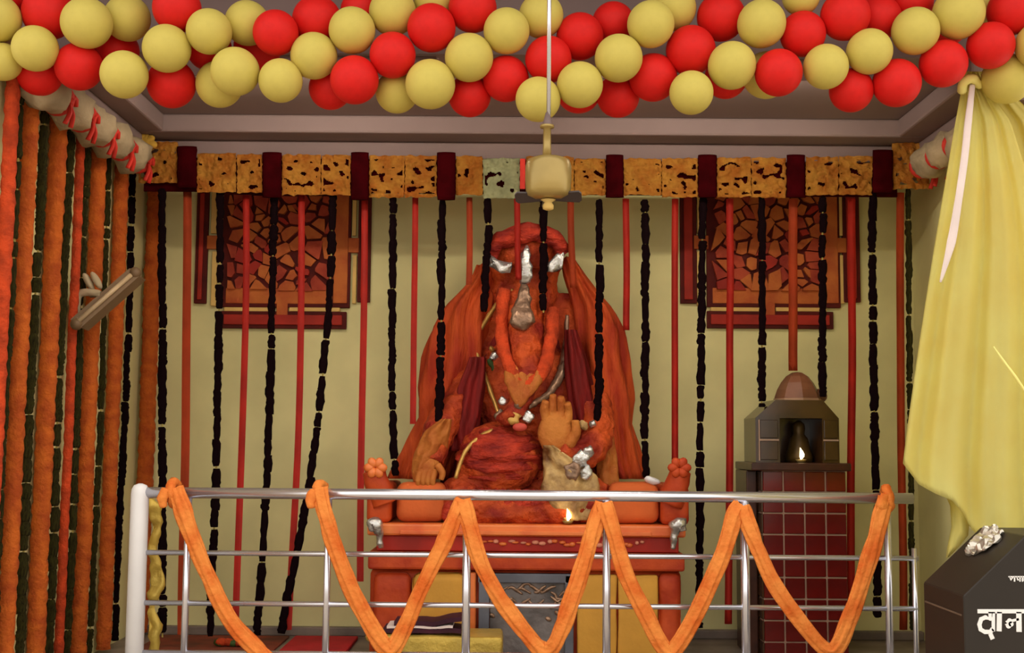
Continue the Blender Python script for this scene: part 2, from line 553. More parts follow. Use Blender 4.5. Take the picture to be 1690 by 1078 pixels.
# ochre wrap over the resting forearm, cream brocade over the knee
loft('forearm_wrap', [(692, 728, 746), (712, 702, 744), (745, 685, 736), (775, 680, 722), (798, 684, 710)], 6.58, .085, m_gold_cl, 5, .14, seed=4.0)
loft('knee_brocade', [(735, 896, 914), (760, 898, 955), (785, 896, 985), (808, 893, 992), (835, 905, 985), (858, 930, 970)], 6.50, .07, m_cream_cl, 6, .2, seed=5.0)
# belly wrap
bm = bmesh.new()
E(bm, 826, 758, 6.665, 72, 58, .20)
bm2 = bm
bmesh.ops.subdivide_edges(bm, edges=bm.edges[:], cuts=2, use_grid_fill=True)
bm.normal_update()
for v in bm.verts:
    v.co += v.normal * (.018 * math.sin(v.co.z * 110 + 3 * noise.noise(v.co * 9)) * abs(noise.noise(v.co * 5 + Vector((3, 1, 2)))) * 2 + noise.noise(v.co * 14) * .010)
obj('belly_wrap', bm, m_belly, idol, True)
# dhoti folds over the crossed legs
bm = bmesh.new()
for i in range(16):
    x0 = 745 + i * 15.5
    tube(bm, catmull([P(868 + (x0 - 868) * .75, 812, 6.54), P(x0, 832, 6.50), P(x0 + (12 if i % 2 else -8), 850, 6.49), P(x0 + random.uniform(-6, 6), 858, 6.50)], 4),
         [.03, .034, .03, .022], 8)
obj('dhoti_folds', bm, m_belly, idol, True)
# raised palm with five fingers
bm = bmesh.new()
E(bm, 918, 716, 6.50, 30, 38, .045)
for k, (dx, ln) in enumerate(((-19, 40), (-6, 50), (8, 47), (20, 36))):
    T(bm, [(918 + dx * .8, 700, 6.50), (918 + dx, 700 - ln * .55, 6.495), (918 + dx * .92, 702 - ln, 6.47)], [8.5, 8, 5.5])
T(bm, [(938, 735, 6.49), (950, 715, 6.47), (950, 694, 6.46)], [10, 8.5, 6])
lumpy(bm, .006, 20, 2)
obj('blessing_hand', bm, m_gold_cl, idol, True)
# resting hand fingers
bm = bmesh.new()
E(bm, 706, 770, 6.53, 20, 22, .04)
for k in range(4):
    T(bm, [(694 + k * 8, 776, 6.51), (690 + k * 8, 792, 6.49), (691 + k * 8, 803, 6.50)], [5.5, 5, 3.5])
T(bm, [(722, 768, 6.5), (730, 780, 6.48), (728, 792, 6.48)], [6, 5.5, 4])
obj('resting_hand', bm, m_gold_cl, idol, True)
# crown: domed turban with lip, silver tiara plates and plume
bm = bmesh.new()
c = P(870, 432, 6.86)
lathe(bm, c, [(.19, -.06), (.205, -.02), (.212, .03), (.205, .075), (.185, .115), (.14, .15), (.07, .17), (.01, .175)], 32)
lumpy(bm, .012, 9, 3)
crown = obj('crown', bm, m_body, idol, True)
bm = bmesh.new()
pts = [P(808, 425, 6.68), P(820, 402, 6.66), P(845, 390, 6.65), P(872, 385, 6.645), P(900, 388, 6.65), P(922, 402, 6.66), P(934, 420, 6.68)]
tube(bm, catmull(pts, 6), [.034, .046, .052, .054, .052, .046, .034], 16, .8)
lumpy(bm, .020, 16, 9)
obj('crown_roll', bm, m_belly, crown, True)
for poly in (((808, 420), (822, 430), (845, 434), (843, 452), (826, 450), (806, 440)),
             ((905, 434), (918, 420), (926, 412), (932, 420), (928, 444), (912, 450), (902, 448))):
    bm = bmesh.new()
    pp = [P(x, y, 6.655) for x, y in poly]
    prism(bm, [(p.x, p.z) for p in pp], 6.645, 6.665)
    bmesh.ops.triangulate(bm, faces=bm.faces[:])
    bmesh.ops.subdivide_edges(bm, edges=bm.edges[:], cuts=3)
    lumpy(bm, .010, 22, poly[0][0])
    tag(obj('tiara_plate', bm, m_silver, crown, True), 'hammered silver tiara plate')
bm = bmesh.new()
tube(bm, catmull([P(870, 404, 6.625), P(868, 420, 6.62), P(867, 440, 6.615), P(867, 458, 6.62), P(866, 470, 6.64)], 5), [.008, .026, .034, .04, .02], 12, .5)
lumpy(bm, .014, 26, 4)
tag(obj('plume', bm, m_silver, crown, True), 'silver crest ornament')
bm = bmesh.new()
tube(bm, catmull([P(866, 470, 6.62), P(865, 492, 6.60), P(862, 515, 6.575), P(862, 532, 6.56), P(862, 544, 6.57)], 5), [.016, .035, .066, .072, .03], 14, .45)
lumpy(bm, .018, 24, 6)
tag(obj('trunk_ornament', bm, m_dsilver, idol, True), 'tarnished silver trunk ornament')
# gilt ear edging and thread
bm = bmesh.new()
tube(bm, catmull([P(846, 478, 6.70), P(818, 505, 6.76), P(788, 556, 6.80), P(788, 585, 6.79), P(806, 635, 6.72), P(826, 690, 6.64), P(830, 706, 6.60),
                  P(800, 716, 6.56), P(768, 745, 6.52), P(752, 790, 6.50)], 6), [.008, .014, .012, .011, .012, .012, .012, .012, .012, .01], 8)
lumpy(bm, .005, 40, 1)
obj('sacred_thread', bm, m_gold, idol, True)
bm = bmesh.new()
tube(bm, catmull([P(936, 520, 6.78), P(934, 570, 6.78), P(926, 615, 6.74), P(905, 650, 6.66), P(872, 672, 6.55)], 6), [.01, .02, .028, .022, .012], 8)
lumpy(bm, .010, 30, 8)
obj('necklace_chain', bm, m_dsilver, idol, True)
# orange mala hanging round the trunk
bm = bmesh.new()
tube(bm, catmull([P(832, 478, 6.66), P(828, 530, 6.64), P(832, 580, 6.60), P(850, 622, 6.54), P(872, 634, 6.52), P(896, 612, 6.55), P(910, 560, 6.60), P(912, 510, 6.66)], 8), .036, 10)
lumpy(bm, .012, 26, 12)
obj('flower_mala', bm, m_mari_red, idol, True)
# ochre cloth point on the trunk, brooches, ear ornament
bm = bmesh.new()
for k, (xt_, dxx) in enumerate(((836, 0), (850, 1), (864, 2), (880, 3), (896, 4))):
    tube(bm, catmull([P(xt_ + (866 - xt_) * .1, 604, 6.57), P(xt_ + (858 - xt_) * .25, 626, 6.515 + .006 * (k % 2)), P(xt_ + (858 - xt_) * .62, 648, 6.49), P(855 + dxx * .6, 672, 6.49)], 5),
         [.018, .032, .026, .008], 10, .7)
lumpy(bm, .008, 30, 5)
obj('trunk_cloth', bm, m_gold_cl, idol, True)
for (px, py, r, mm, Y) in ((812, 576, 5, m_gold, 6.79), (816, 588, 8, m_silver, 6.78), (830, 662, 7, m_silver, 6.55), (826, 686, 9, m_dsilver, 6.56), (848, 690, 11, m_gold, 6.50),
                           (872, 688, 9, m_silver, 6.52), (855, 668, 7, m_dsilver, 6.5), (958, 758, 13, m_silver, 6.43), (972, 745, 9, m_silver, 6.44),
                           (946, 778, 14, m_dsilver, 6.42), (968, 780, 10, m_silver, 6.42), (962, 702, 8, m_cream_cl, 6.55), (978, 700, 6, m_silver, 6.56)):
    bm = bmesh.new()
    ellipsoid(bm, P(px, py, Y), (px2m(r, Y), .015, px2m(r * 1.1, Y)), (0, random.uniform(-1, 1), 0), 12, 8)
    lumpy(bm, px2m(r, Y) * .5, 45, px)
    obj('jewel', bm, mm, idol, True)
for k in range(4):
    bm = bmesh.new()
    ellipsoid(bm, P(810 + k * 5, 600 + k * 7, 6.775), (.016, .006, .03), (0, -.6 + k * .5, 0), 8, 6)
    obj('offering_leaf', bm, m_leaf, idol, True)
bm = bmesh.new()
E(bm, 858, 705, 6.50, 12, 7, .02)
obj('mouth', bm, mat('pink_mouth', (196, 74, 60), 0.6, 0.1, 5), idol, True)
for px in (836, 896):
    bm = bmesh.new()
    ellipsoid(bm, P(px, 492, 6.715), (.022, .012, .013), (0, 0, 0), 12, 8)
    eye = obj('eye', bm, m_cream, idol, True)
    bm = bmesh.new()
    ellipsoid(bm, P(px, 492, 6.703), (.009, .006, .010), None, 10, 6)
    obj('pupil', bm, m_black, eye, True)

# bolster cushions on the seat
for (a, b, who) in ((652, 736, 'on the seat under the ochre-wrapped hand'), (1006, 1090, 'on the seat beside the white shell')):
    bm = bmesh.new()
    lo, hi = P(a, 865, 6.45), P(b, 797, 6.45)
    box(bm, (lo.x, 6.47, zs + .002), (hi.x, 6.66, hi.z), .05, 4)
    bmesh.ops.subdivide_edges(bm, edges=[e for e in bm.edges if e.calc_length() > .08], cuts=4, use_grid_fill=True)
    lumpy(bm, .006, 7, a)
    tag(obj('bolster_cushion', bm, m_cush, None, True), 'plump orange bolster cushion ' + who, 'cushion', 'seat bolsters')
bm = bmesh.new()
c = P(1076, 793, 6.50)
ellipsoid(bm, c, (.042, .03, .022), (0, .25, 0), 14, 10)
lumpy(bm, .010, 26, 5)
tag(obj('conch_shell', bm, m_white_paint, None, True), 'small white shell lying on the orange bolster', 'shell')


def oil_lamp(px, py, Y, label, s=1.0, zbase=None):
    base = P(px, py + 13 * s, Y)
    t = thing('oil_lamp', label, 'lamp', base, 'lit oil lamps')
    bm = bmesh.new()
    lathe(bm, base, [(.012 * s, 0), (.022 * s, .004), (.030 * s, .016 * s), (.026 * s, .018 * s), (.004, .010 * s)], 16)
    obj('bowl', bm, m_brass, t, True)
    bm = bmesh.new()
    b2 = base + Vector((0, 0, .016 * s))
    lathe(bm, b2, [(.003, 0), (.012 * s, .016 * s), (.013 * s, .028 * s), (.008 * s, .046 * s), (.001, .064 * s)], 12)
    for v in bm.verts:
        v.co.x += .006 * math.sin((v.co.z - b2.z) * 60)
    obj('flame', bm, m_flame, t, True)
    lt = bpy.data.lights.new('flame_light', 'POINT')
    lt.energy = 0.03
    lt.color = (1, .6, .25)
    lt.shadow_soft_size = .02
    lo = bpy.data.objects.new('flame_light', lt)
    COL.objects.link(lo)
    lo.parent = t
    lo.location = (0, -.05, .06)
    return t


oil_lamp(937, 852, 6.425, 'small lit brass oil lamp on the throne seat edge before the idol')

# ------------------------------------------------------------------ tiled lamp pillar
YP = 6.5
pil = thing('tiled_lamp_pillar', 'red glazed-tile pillar shrine topped by dark niche and brown dome', 'shrine', (P(1325, 1000, YP).x, YP + .2, 0))
xa, xb = P(1259, 900, YP).x, P(1399, 900, YP).x
zt = P(1325, 768, YP).z
D = .42
core = boxobj('core', (xa + .004, YP + .008, 0), (xb - .004, YP + D, zt - .02), m_grout, pil)
nx = 4
tw = (xb - xa) / nx
tz = px2m(34.5, YP)
bm = bmesh.new()
box(bm, (-(tw - .009) / 2, -.006, -(tz - .009) / 2), ((tw - .009) / 2, .006, (tz - .009) / 2), .003, 1)
tile_me = mesh_from_bm('tile', bm, m_tile)
bm = bmesh.new()
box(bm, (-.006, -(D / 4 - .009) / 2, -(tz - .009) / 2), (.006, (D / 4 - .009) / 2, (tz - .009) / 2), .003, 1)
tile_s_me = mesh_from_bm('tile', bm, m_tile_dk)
z = zt - .03 - tz / 2
while z > -tz * .3:
    zc_, sz = z, 1.0
    if z - tz / 2 < .004:      # cut tile at the foot
        hi_ = z + tz / 2
        zc_, sz = (hi_ + .004) / 2, (hi_ - .004) / tz
    for i in range(nx):
        link('tile', tile_me, core, (xa + (i + .5) * tw, YP + .004, zc_)).scale = (1, 1, sz)
    for i in range(4):
        link('tile', tile_s_me, core, (xa, YP + (i + .5) * D / 4, zc_)).scale = (1, 1, sz)
    z -= tz
boxobj('cap_slab', (xa - .06, YP - .03, zt - .03), (xb + .02, YP + D + .03, zt + .012), m_granite, pil, .006)
# left flank wing
boxobj('flank', (P(1233, 900, YP + .1).x, YP + .1, 0), (xa - .008, YP + D, zt - .032), m_granite, pil, .006)
# niche: chamfered box with open front
na, nb = P(1247, 720, YP + .02).x, P(1385, 720, YP + .02).x
n0, n1, n2 = zt + .012, P(1300, 690, YP).z, P(1300, 660, YP).z
ch = px2m(26, YP)
outer = [(na, n0), (na, n1), (na + ch * 1.3, n2), (nb - ch, n2), (nb, n1), (nb, n0)]
bm = bmesh.new()
prism(bm, outer, YP + .30, YP + .34)
niche = obj('niche_back', bm, m_tile_dk, pil)
cx0, cx1 = na + .13, nb - .09
for poly in (((na, n0), (na, n1), (cx0, n1 + .0), (cx0, n0)), ((cx1, n0), (cx1, n1), (nb, n1), (nb, n0)),
             ((na, n1), (na + ch * 1.3, n2), (nb - ch, n2), (nb, n1))):
    bm = bmesh.new()
    prism(bm, poly, YP + .02, YP + .30)
    obj('niche_wall', bm, m_tile_dk, pil)
for (x0, x1, z0, z1) in ((na + .025, cx0 - .012, n0 + .015, (n0 + n1) / 2 - .005), (na + .025, cx0 - .012, (n0 + n1) / 2 + .012, n1 - .01),
                         (cx1 + .008, nb - .01, n0 + .015, (n0 + n1) / 2 - .005), (cx1 + .008, nb - .01, (n0 + n1) / 2 + .012, n1 - .01)):
    boxobj('niche_tile', (x0, YP + .012, z0), (x1, YP + .022, z1), m_tile_dk, pil, .003)
boxobj('grout_line', (na + .016, YP + .016, n0 + .01), (na + .022, YP + .02, n1 - .01), m_grout, pil)
boxobj('grout_line', (na + .022, YP + .016, (n0 + n1) / 2 - .002), (cx0 - .005, YP + .02, (n0 + n1) / 2 + .006), m_grout, pil)
boxobj('grout_line', (cx1 + .004, YP + .016, (n0 + n1) / 2 - .002), (nb - .004, YP + .02, (n0 + n1) / 2 + .006), m_grout, pil)
bm = bmesh.new()
cd = Vector((P(1316, 650, YP + .17).x, YP + .17, n2))
lathe(bm, cd, [(.128, 0), (.126, .02), (.112, .06), (.09, .10), (.062, .135), (.03, .155), (.004, .16)], 8)
obj('dome', bm, m_dome, pil)
bm = bmesh.new()
lathe(bm, cd, [(.132, 0.0), (.132, .012), (.125, .014)], 8)
obj('dome_rim', bm, mat('pale_rim', (170, 130, 100), .5), pil)
bm = bmesh.new()
ellipsoid(bm, Vector((P(1352, 655, YP + .2).x, YP + .2, n2 + .03)), (.045, .04, .04), None, 12, 8)
obj('side_pot', bm, m_dome, pil, True)
# little idol in the niche, with the lamp in front
bm = bmesh.new()
ic = Vector(((cx0 + cx1) / 2 + .03, YP + .2, n0))
lathe(bm, ic, [(.07, 0), (.075, .03), (.06, .08), (.05, .13), (.03, .155), (.035, .18), (.032, .21), (.01, .23)], 16)
tag(obj('niche_idol', bm, mat('dark_bronze', (92, 70, 34), .4, .2, 8, metal=.4), None, True), 'small dark bronze idol standing inside the tiled niche', 'figurine')
t = oil_lamp(1322, 747, YP + .06, 'small lit oil lamp burning in the niche of the tiled pillar')
t.location.z = n0 + .001

# ------------------------------------------------------------------ relief panels on the back wall
def clip(poly, a, b):
    """keep the part of poly nearer to a than b"""
    mx, my = (a[0] + b[0]) / 2, (a[1] + b[1]) / 2
    nx_, ny_ = b[0] - a[0], b[1] - a[1]
    out = []
    for i in range(len(poly)):
        p, q = poly[i], poly[(i + 1) % len(poly)]
        dp = (p[0] - mx) * nx_ + (p[1] - my) * ny_
        dq = (q[0] - mx) * nx_ + (q[1] - my) * ny_
        if dp <= 0:
            out.append(p)
        if dp * dq < 0:
            t_ = dp / (dp - dq)
            out.append((p[0] + (q[0] - p[0]) * t_, p[1] + (q[1] - p[1]) * t_))
    return out


def relief_panel(dx, label, seed):
    rnd = random.Random(seed)
    Y = YB - .05
    t = thing('relief_panel', label, 'wall panel', (P(470 + dx, 430, Y).x, YB, P(470, 430, Y).z), 'carved wall panels')

    def slab(name, x0, x1, y0, y1, d0, m, bev=.004):
        a, b = P(x0 + dx, y1, Y), P(x1 + dx, y0, Y)
        return boxobj(name, (a.x, YB - d0, a.z), (b.x, YB - .001, b.z), m, t, bev)
    g = slab('ground_slab', 362, 580, 310, 506, .03, m_relief_ground)
    slab('border_plate', 549, 576, 310, 500, .04, m_relief)
    slab('inner_plate', 371, 548, 476, 500, .035, m_relief)
    # outer bars, dark edged, on cream slips
    for (x0, x1, y0, y1) in ((318, 344, 312, 500), (588, 613, 312, 498), (362, 571, 514, 541)):
        slab('bar_edge', x0, x1, y0, y1, .03, m_relief_ground)
        slab('bar', x0 + 6, x1 - 7, y0 + 6, y1 - 6, .042, m_relief_bar)
    for (x0, x1, y0, y1) in ((346, 357, 312, 384), (346, 357, 414, 504), (580, 588, 312, 388), (580, 588, 420, 500), (368, 450, 507, 513), (476, 560, 507, 513)):
        slab('cream_slip', x0, x1, y0, y1, .028, m_cream, .002)
    for (x0, x1, y0, y1) in ((340, 364, 388, 410), (574, 592, 392, 416), (455, 474, 498, 520)):
        slab('bridge', x0, x1, y0, y1, .036, m_relief)
    a, b = P(373 + dx, 480, Y), P(548 + dx, 322, Y)
    x0, x1, z0, z1 = a.x, b.x, a.z, b.z
    seeds = []
    while len(seeds) < 64:
        p = (rnd.uniform(x0, x1), rnd.uniform(z0, z1))
        if all((p[0] - q[0]) ** 2 + ((p[1] - q[1])) ** 2 > .040 ** 2 for q in seeds) or rnd.random() < .05:
            seeds.append(p)
    for p in seeds:
        poly = [(x0, z0), (x1, z0), (x1, z1), (x0, z1)]
        for q in seeds:
            if q is not p:
                poly = clip(poly, p, q)
                if len(poly) < 3:
                    break
        if len(poly) < 3:
            continue
        cx_, cz_ = sum(q[0] for q in poly) / len(poly), sum(q[1] for q in poly) / len(poly)
        k = rnd.uniform(.62, .97)
        sh = rnd.uniform(-.4, .4)
        pl = [(cx_ + (q[0] - cx_) * k + sh * (q[1] - cz_), cz_ + (q[1] - cz_) * k) for q in poly]
        bm = bmesh.new()
        hgt = rnd.uniform(.045, .065)
        prism(bm, pl, YB - hgt, YB - .02)
        top = [f for f in bm.faces if all(abs(v.co.y - (YB - hgt)) < 1e-5 for v in f.verts)]
        bmesh.ops.inset_region(bm, faces=top, thickness=.006, depth=.006)
        r_ = rnd.random()
        obj('relief_piece', bm, m_relief if r_ < .55 else (m_relief2 if r_ < .88 else m_relief_bar), g)
    return t


relief_panel(0, 'carved red and orange relief panel on back wall next to the orange marigold strands', 3)
relief_panel(806, 'carved red and orange relief panel on back wall above the tiled pillar', 11)

# ------------------------------------------------------------------ valance along the back
YV = 6.56
val = thing('flower_valance', 'orange marigold valance with maroon dividers hung along the top of back wall', 'valance', P(890, 290, YV))


def pierced(px0, px1, py0, py1, m, seed, holes=.42, name='marigold_panel', Y=YV):
    nx_ = max(8, int((px1 - px0) / 1.6))
    nz_ = 46
    bm = bmesh.new()
    vs = {}
    for i in range(nx_ + 1):
        for j in range(nz_ + 1):
            x = px0 + (px1 - px0) * i / nx_
            y = py0 + (py1 - py0) * j / nz_
            e = (1.5 * noise.noise(Vector((x * .12, seed, j * .3))) if i in (0, nx_) else 0)
            e2 = 2.5 * noise.noise(Vector((x * .1, seed + 4, 0))) if j in (0, nz_) else 0
            p = P(x + e, y + e2, Y)
            p.y += -.016 * noise.noise(Vector((x * .11, y * .11, seed))) - .008 * noise.noise(Vector((x * .3, y * .3, seed)))
            vs[i, j] = bm.verts.new(p)
    for i in range(nx_):
        for j in range(nz_):
            x = px0 + (px1 - px0) * (i + .5) / nx_
            y = py0 + (py1 - py0) * (j + .5) / nz_
            h = noise.noise(Vector((x * .085, y * .12, seed * 7.7)))
            if h > holes and 2 <= i < nx_ - 2 and 4 <= j < nz_ - 4:
                continue
            bm.faces.new((vs[i, j], vs[i + 1, j], vs[i + 1, j + 1], vs[i, j + 1]))
    r = bmesh.ops.solidify(bm, geom=bm.faces[:], thickness=.014)
    o = obj(name, bm, m, val, True)
    return o


boxobj('backing', (P(238, 300, YV + .04).x, YV + .035, P(845, 318, YV).z), (P(1480, 300, YV + .04).x, YV + .05, P(845, 262, YV).z), m_maroon, val)
divs = [(292, 325), (433, 465), (579, 609), (721, 752), (1000, 1029), (1152, 1183), (1298, 1329), (1440, 1474)]
segs = [(228, 294, 1), (325, 390, 1), (391, 433, 1), (465, 530, 2), (530, 579, 2), (609, 668, 2), (668, 721, 2), (752, 797, 1),
        (868, 948, 1), (948, 1000, 1), (1029, 1092, 1), (1092, 1152, 2), (1183, 1240, 2), (1240, 1298, 2), (1329, 1384, 1), (1384, 1440, 1), (1472, 1535, 1)]
for i, (a, b, k) in enumerate(segs):
    y0 = 252 + 6 * math.sin((a - 228) / 1307 * math.pi) + (4 if a > 900 else 0)
    y1 = (322 if k == 2 else 318) + (4 if a > 600 else 0)
    if a < 260:
        y0, y1 = 234, 302
    if a > 1460:
        y0, y1 = 236, 312
    pierced(a + .5, b - .5, y0, y1, m_val, i * 1.37 + 2, .30 if k == 2 else .42)
pierced(797, 858, 262, 328, m_mint, 9.3, .30, 'mint_panel')
for i, (a, b) in enumerate(divs):
    bm = bmesh.new()
    y0, y1 = 252 + (4 if a > 900 else 0), 330 if i in (2, 3) else 326
    if i == 0:
        y0, y1 = 242, 310
    if i == 7:
        y0, y1 = 248, 318
    rs = []
    for k in range(12):
        y = y0 + (y1 - y0) * k / 11
        c = P((a + b) / 2, y, YV - .02)
        w = px2m((b - a) / 2, YV) * (1 + .12 * noise.noise(Vector((k * .5, i, 0))))
        rs.append([c + Vector((math.cos(t_) * w * (1 + .05 * math.sin(5 * t_)), math.sin(t_) * .016, 0)) for t_ in [2 * math.pi * j / 16 for j in range(16)]])
    rings(bm, rs)
    obj('maroon_band', bm, m_maroon, val, True)
bm = bmesh.new()
a, b = P(858, 312, YV - .02), P(867, 262, YV - .02)
box(bm, (a.x, YV - .022, a.z), (b.x, YV - .014, b.z), .002)
obj('red_tab', bm, m_red_cl, val)
# yellow rosette at the left-hand corner of the valance
bm = bmesh.new()
for k in range(9):
    a = k * 2.4
    ellipsoid(bm, P(241 + 9 * math.cos(a) * (k / 9 + .3), 234 + 9 * math.sin(a) * (k / 9 + .3), YV - .03), (.03, .02, .022), (0, a, 0), 10, 6)
obj('corner_rosette', bm, mat('yellow_petals', (206, 160, 60), .85, .15, 9), val, True)


# white puff valances on the side walls, tied with red ribbon
def puff_valance(pts, label, nseg, r):
    t = thing('puff_valance', label, 'valance', pts[0])
    for k in range(nseg):
        u0, u1 = k / nseg, (k + 1) / nseg
        A = pts[0].lerp(pts[1], u0)
        B = pts[0].lerp(pts[1], u1)
        bm = bmesh.new()
        tube(bm, [A.lerp(B, j / 8) for j in range(9)], [r * (.42 + .62 * math.sin(math.pi * j / 8)) for j in range(9)], 16,
             1.0, lambda an, i: 1 + .10 * math.sin(an * 5 + i))
        lumpy(bm, .03, 14, k)
        obj('cloth_puff', bm, m_white_cl, t, True)
        bm = bmesh.new()
        ring = [B + Vector((r * .60 * math.cos(a), 0, r * .60 * math.sin(a))) for a in [2 * math.pi * j / 18 for j in range(19)]]
        tube(bm, ring, .018, 8)
        kc = B + Vector((r * .62, -.02, -r * .25))
        for sg in (-1, 1):
            tube(bm, catmull([kc, kc + Vector((.01, sg * .03, .035)), kc + Vector((.01, sg * .05, .0))], 4), [.006, .017, .010], 6, .5)
            tube(bm, catmull([kc, kc + Vector((.008, sg * .02, -.05)), kc + Vector((-.006, sg * .035, -.10))], 4), [.007, .012, .012], 6, .4)
        obj('red_tie', bm, m_red_cl, t, True)


puff_valance((Vector((XL + .13, 5.08, P(868, 285, 6.56).z + .05)), Vector((XL + .15, 6.50, P(868, 285, 6.56).z + .04))), 'white net valance tied with red ribbon above marigold strands', 5, .098)
puff_valance((Vector((XR - .13, 5.6, P(868, 285, 6.56).z + .04)), Vector((XR - .17, 6.50, P(868, 285, 6.56).z + .04))), 'white net valance tied with red ribbon beside the yellow drape', 4, .088)

# ------------------------------------------------------------------ hanging flower strings and ribbons
CL = []
for k in range(8):
    bm = bmesh.new()
    rs = []
    for i in range(7):
        z_ = -.5 + i / 6
        rr = (.8 if i in (0, 6) else 1.0)
        rs.append([Vector((math.cos(a) * rr * random.uniform(.75, 1.2), math.sin(a) * rr * random.uniform(.75, 1.2), z_ + random.uniform(-.03, .03)))
                   for a in [2 * math.pi * j / 8 for j in range(8)]])
    rings(bm, rs)
    CL.append(bm)
CL_D = [mesh_from_bm('petal_cluster', b.copy(), m_dark, True) for b in CL]
CL_G = [mesh_from_bm('leaf_cluster', b, m_green, True) for b in CL]


def flower_string(pts, r, label, group, green=False, seg=(.05, .15), cat='garland'):
    pts = catmull(pts, 6)
    t = thing('leaf_string' if green else 'flower_string', label, cat, pts[0], group)
    bm = bmesh.new()
    tube(bm, pts, .005, 5)
    obj('thread', bm, m_thread, t)
    cum = [0]
    for a, b in zip(pts, pts[1:]):
        cum.append(cum[-1] + (b - a).length)
    L = cum[-1]

    def at(s):
        s = min(max(s, 0), L)
        for i in range(len(pts) - 1):
            if s <= cum[i + 1] + 1e-9:
                return pts[i].lerp(pts[i + 1], (s - cum[i]) / max(cum[i + 1] - cum[i], 1e-9))
        return pts[-1]
    s = 0
    while s < L - .02:
        l = min(random.uniform(*seg), L - s)
        a, b = at(s), at(s + l)
        d = (b - a)
        o = link('leaf_cluster' if green else 'petal_cluster', random.choice(CL_G if green else CL_D), t)
        o.rotation_mode = 'QUATERNION'
        o.rotation_quaternion = (-d).to_track_quat('Z', 'Y')
        rr = r * random.uniform(.85, 1.12)
        o.scale = (rr, rr, d.length)
        o.location = (a + b) / 2 + Vector((random.uniform(-.003, .003), 0, 0))
        s += l + (random.uniform(-.012, -.004) if random.random() < .72 else random.uniform(.004, .016))
    return t


YG = 6.60
RD = .022
G1 = 'dark flower strings before the back wall'
dark = [
    ([(268, 312), (268, 560), (268, 800), (268, 1052)], 'dark flower string beside the corner marigold strand', None),
    ([(364, 312), (363, 420), (361, 560), (356, 800), (346, 1050)], 'dark flower string along the outer edge of relief panel near marigold strands', None),
    ([(452, 318), (450, 440), (447, 600), (439, 820), (424, 1048)], 'dark flower string down the middle of relief panel near marigold strands', None),
    ([(549, 320), (546, 440), (538, 560), (522, 720), (498, 870), (463, 1046)], 'dark flower string slanting off the relief panel near marigold strands', None),
    ([(649, 318), (647, 560), (648, 680), (652, 785)], 'dark flower string ending at the rose-ended throne arm', None),
    ([(730, 326), (729, 440), (728, 560), (722, 766)], 'dark flower string over the idol cape, passing its ochre-wrapped hand', None),
    ([(806, 328), (805, 400), (801, 470), (799, 514)], 'short dark flower string ending before the idol ear with leaves', 'short strings before the idol face'),
    ([(897, 330), (897, 400), (897, 516)], 'short dark flower string behind the fan ending before the idol eye', 'short strings before the idol face'),
    ([(989, 330), (989, 480), (988, 640), (984, 716), (986, 742)], 'dark flower string over the idol cape on the raised-palm side', None),
    ([(1065, 330), (1065, 560), (1064, 700), (1066, 788)], 'dark flower string ending beside the white shell on the throne', None),
    ([(1160, 326), (1158, 480), (1156, 700), (1155, 850), (1153, 1036)], 'dark flower string along the throne-side edge of relief panel above tiled pillar', None),
    ([(1258, 326), (1258, 480), (1257, 672)], 'dark flower string in the middle of relief panel above tiled pillar', None),
    ([(1358, 326), (1357, 480), (1358, 655)], 'dark flower string at the outer part of relief panel above tiled pillar', None),
    ([(1440, 320), (1440, 480), (1443, 700), (1447, 880), (1449, 1020)], 'dark flower string between tiled pillar and yellow drape', None),
]
for pts, lab, grp in dark:
    flower_string([P(x, y, YG) for x, y in pts], RD, lab, grp or G1)
flower_string([P(x, y, 6.66) for x, y in ((1499, 312), (1500, 500), (1503, 750), (1506, 1040))], .017, 'dark leaf string in the corner behind the yellow drape', 'leaf strings', True)


def ribbon(pts, w, label, group, m=m_red_cl, name='ribbon', Y=None, cat='ribbon'):
    pts = catmull(pts, 6)
    bm = bmesh.new()
    prev = None
    for i, p in enumerate(pts):
        dy = .006 * math.sin(i * .7)
        dx = .0012 * math.sin(i * .5 + p.x * 9)
        row = [bm.verts.new(p + Vector((dx + s * w / 2, dy + dd, 0))) for s, dd in ((-1, .002), (0, -.005), (1, .002))]
        if prev:
            for a in range(2):
                bm.faces.new((prev[a], prev[a + 1], row[a + 1], row[a]))
        prev = row
    bmesh.ops.solidify(bm, geom=bm.faces[:], thickness=.003)
    return tag(obj(name, bm, m, None, True), label, cat, group)


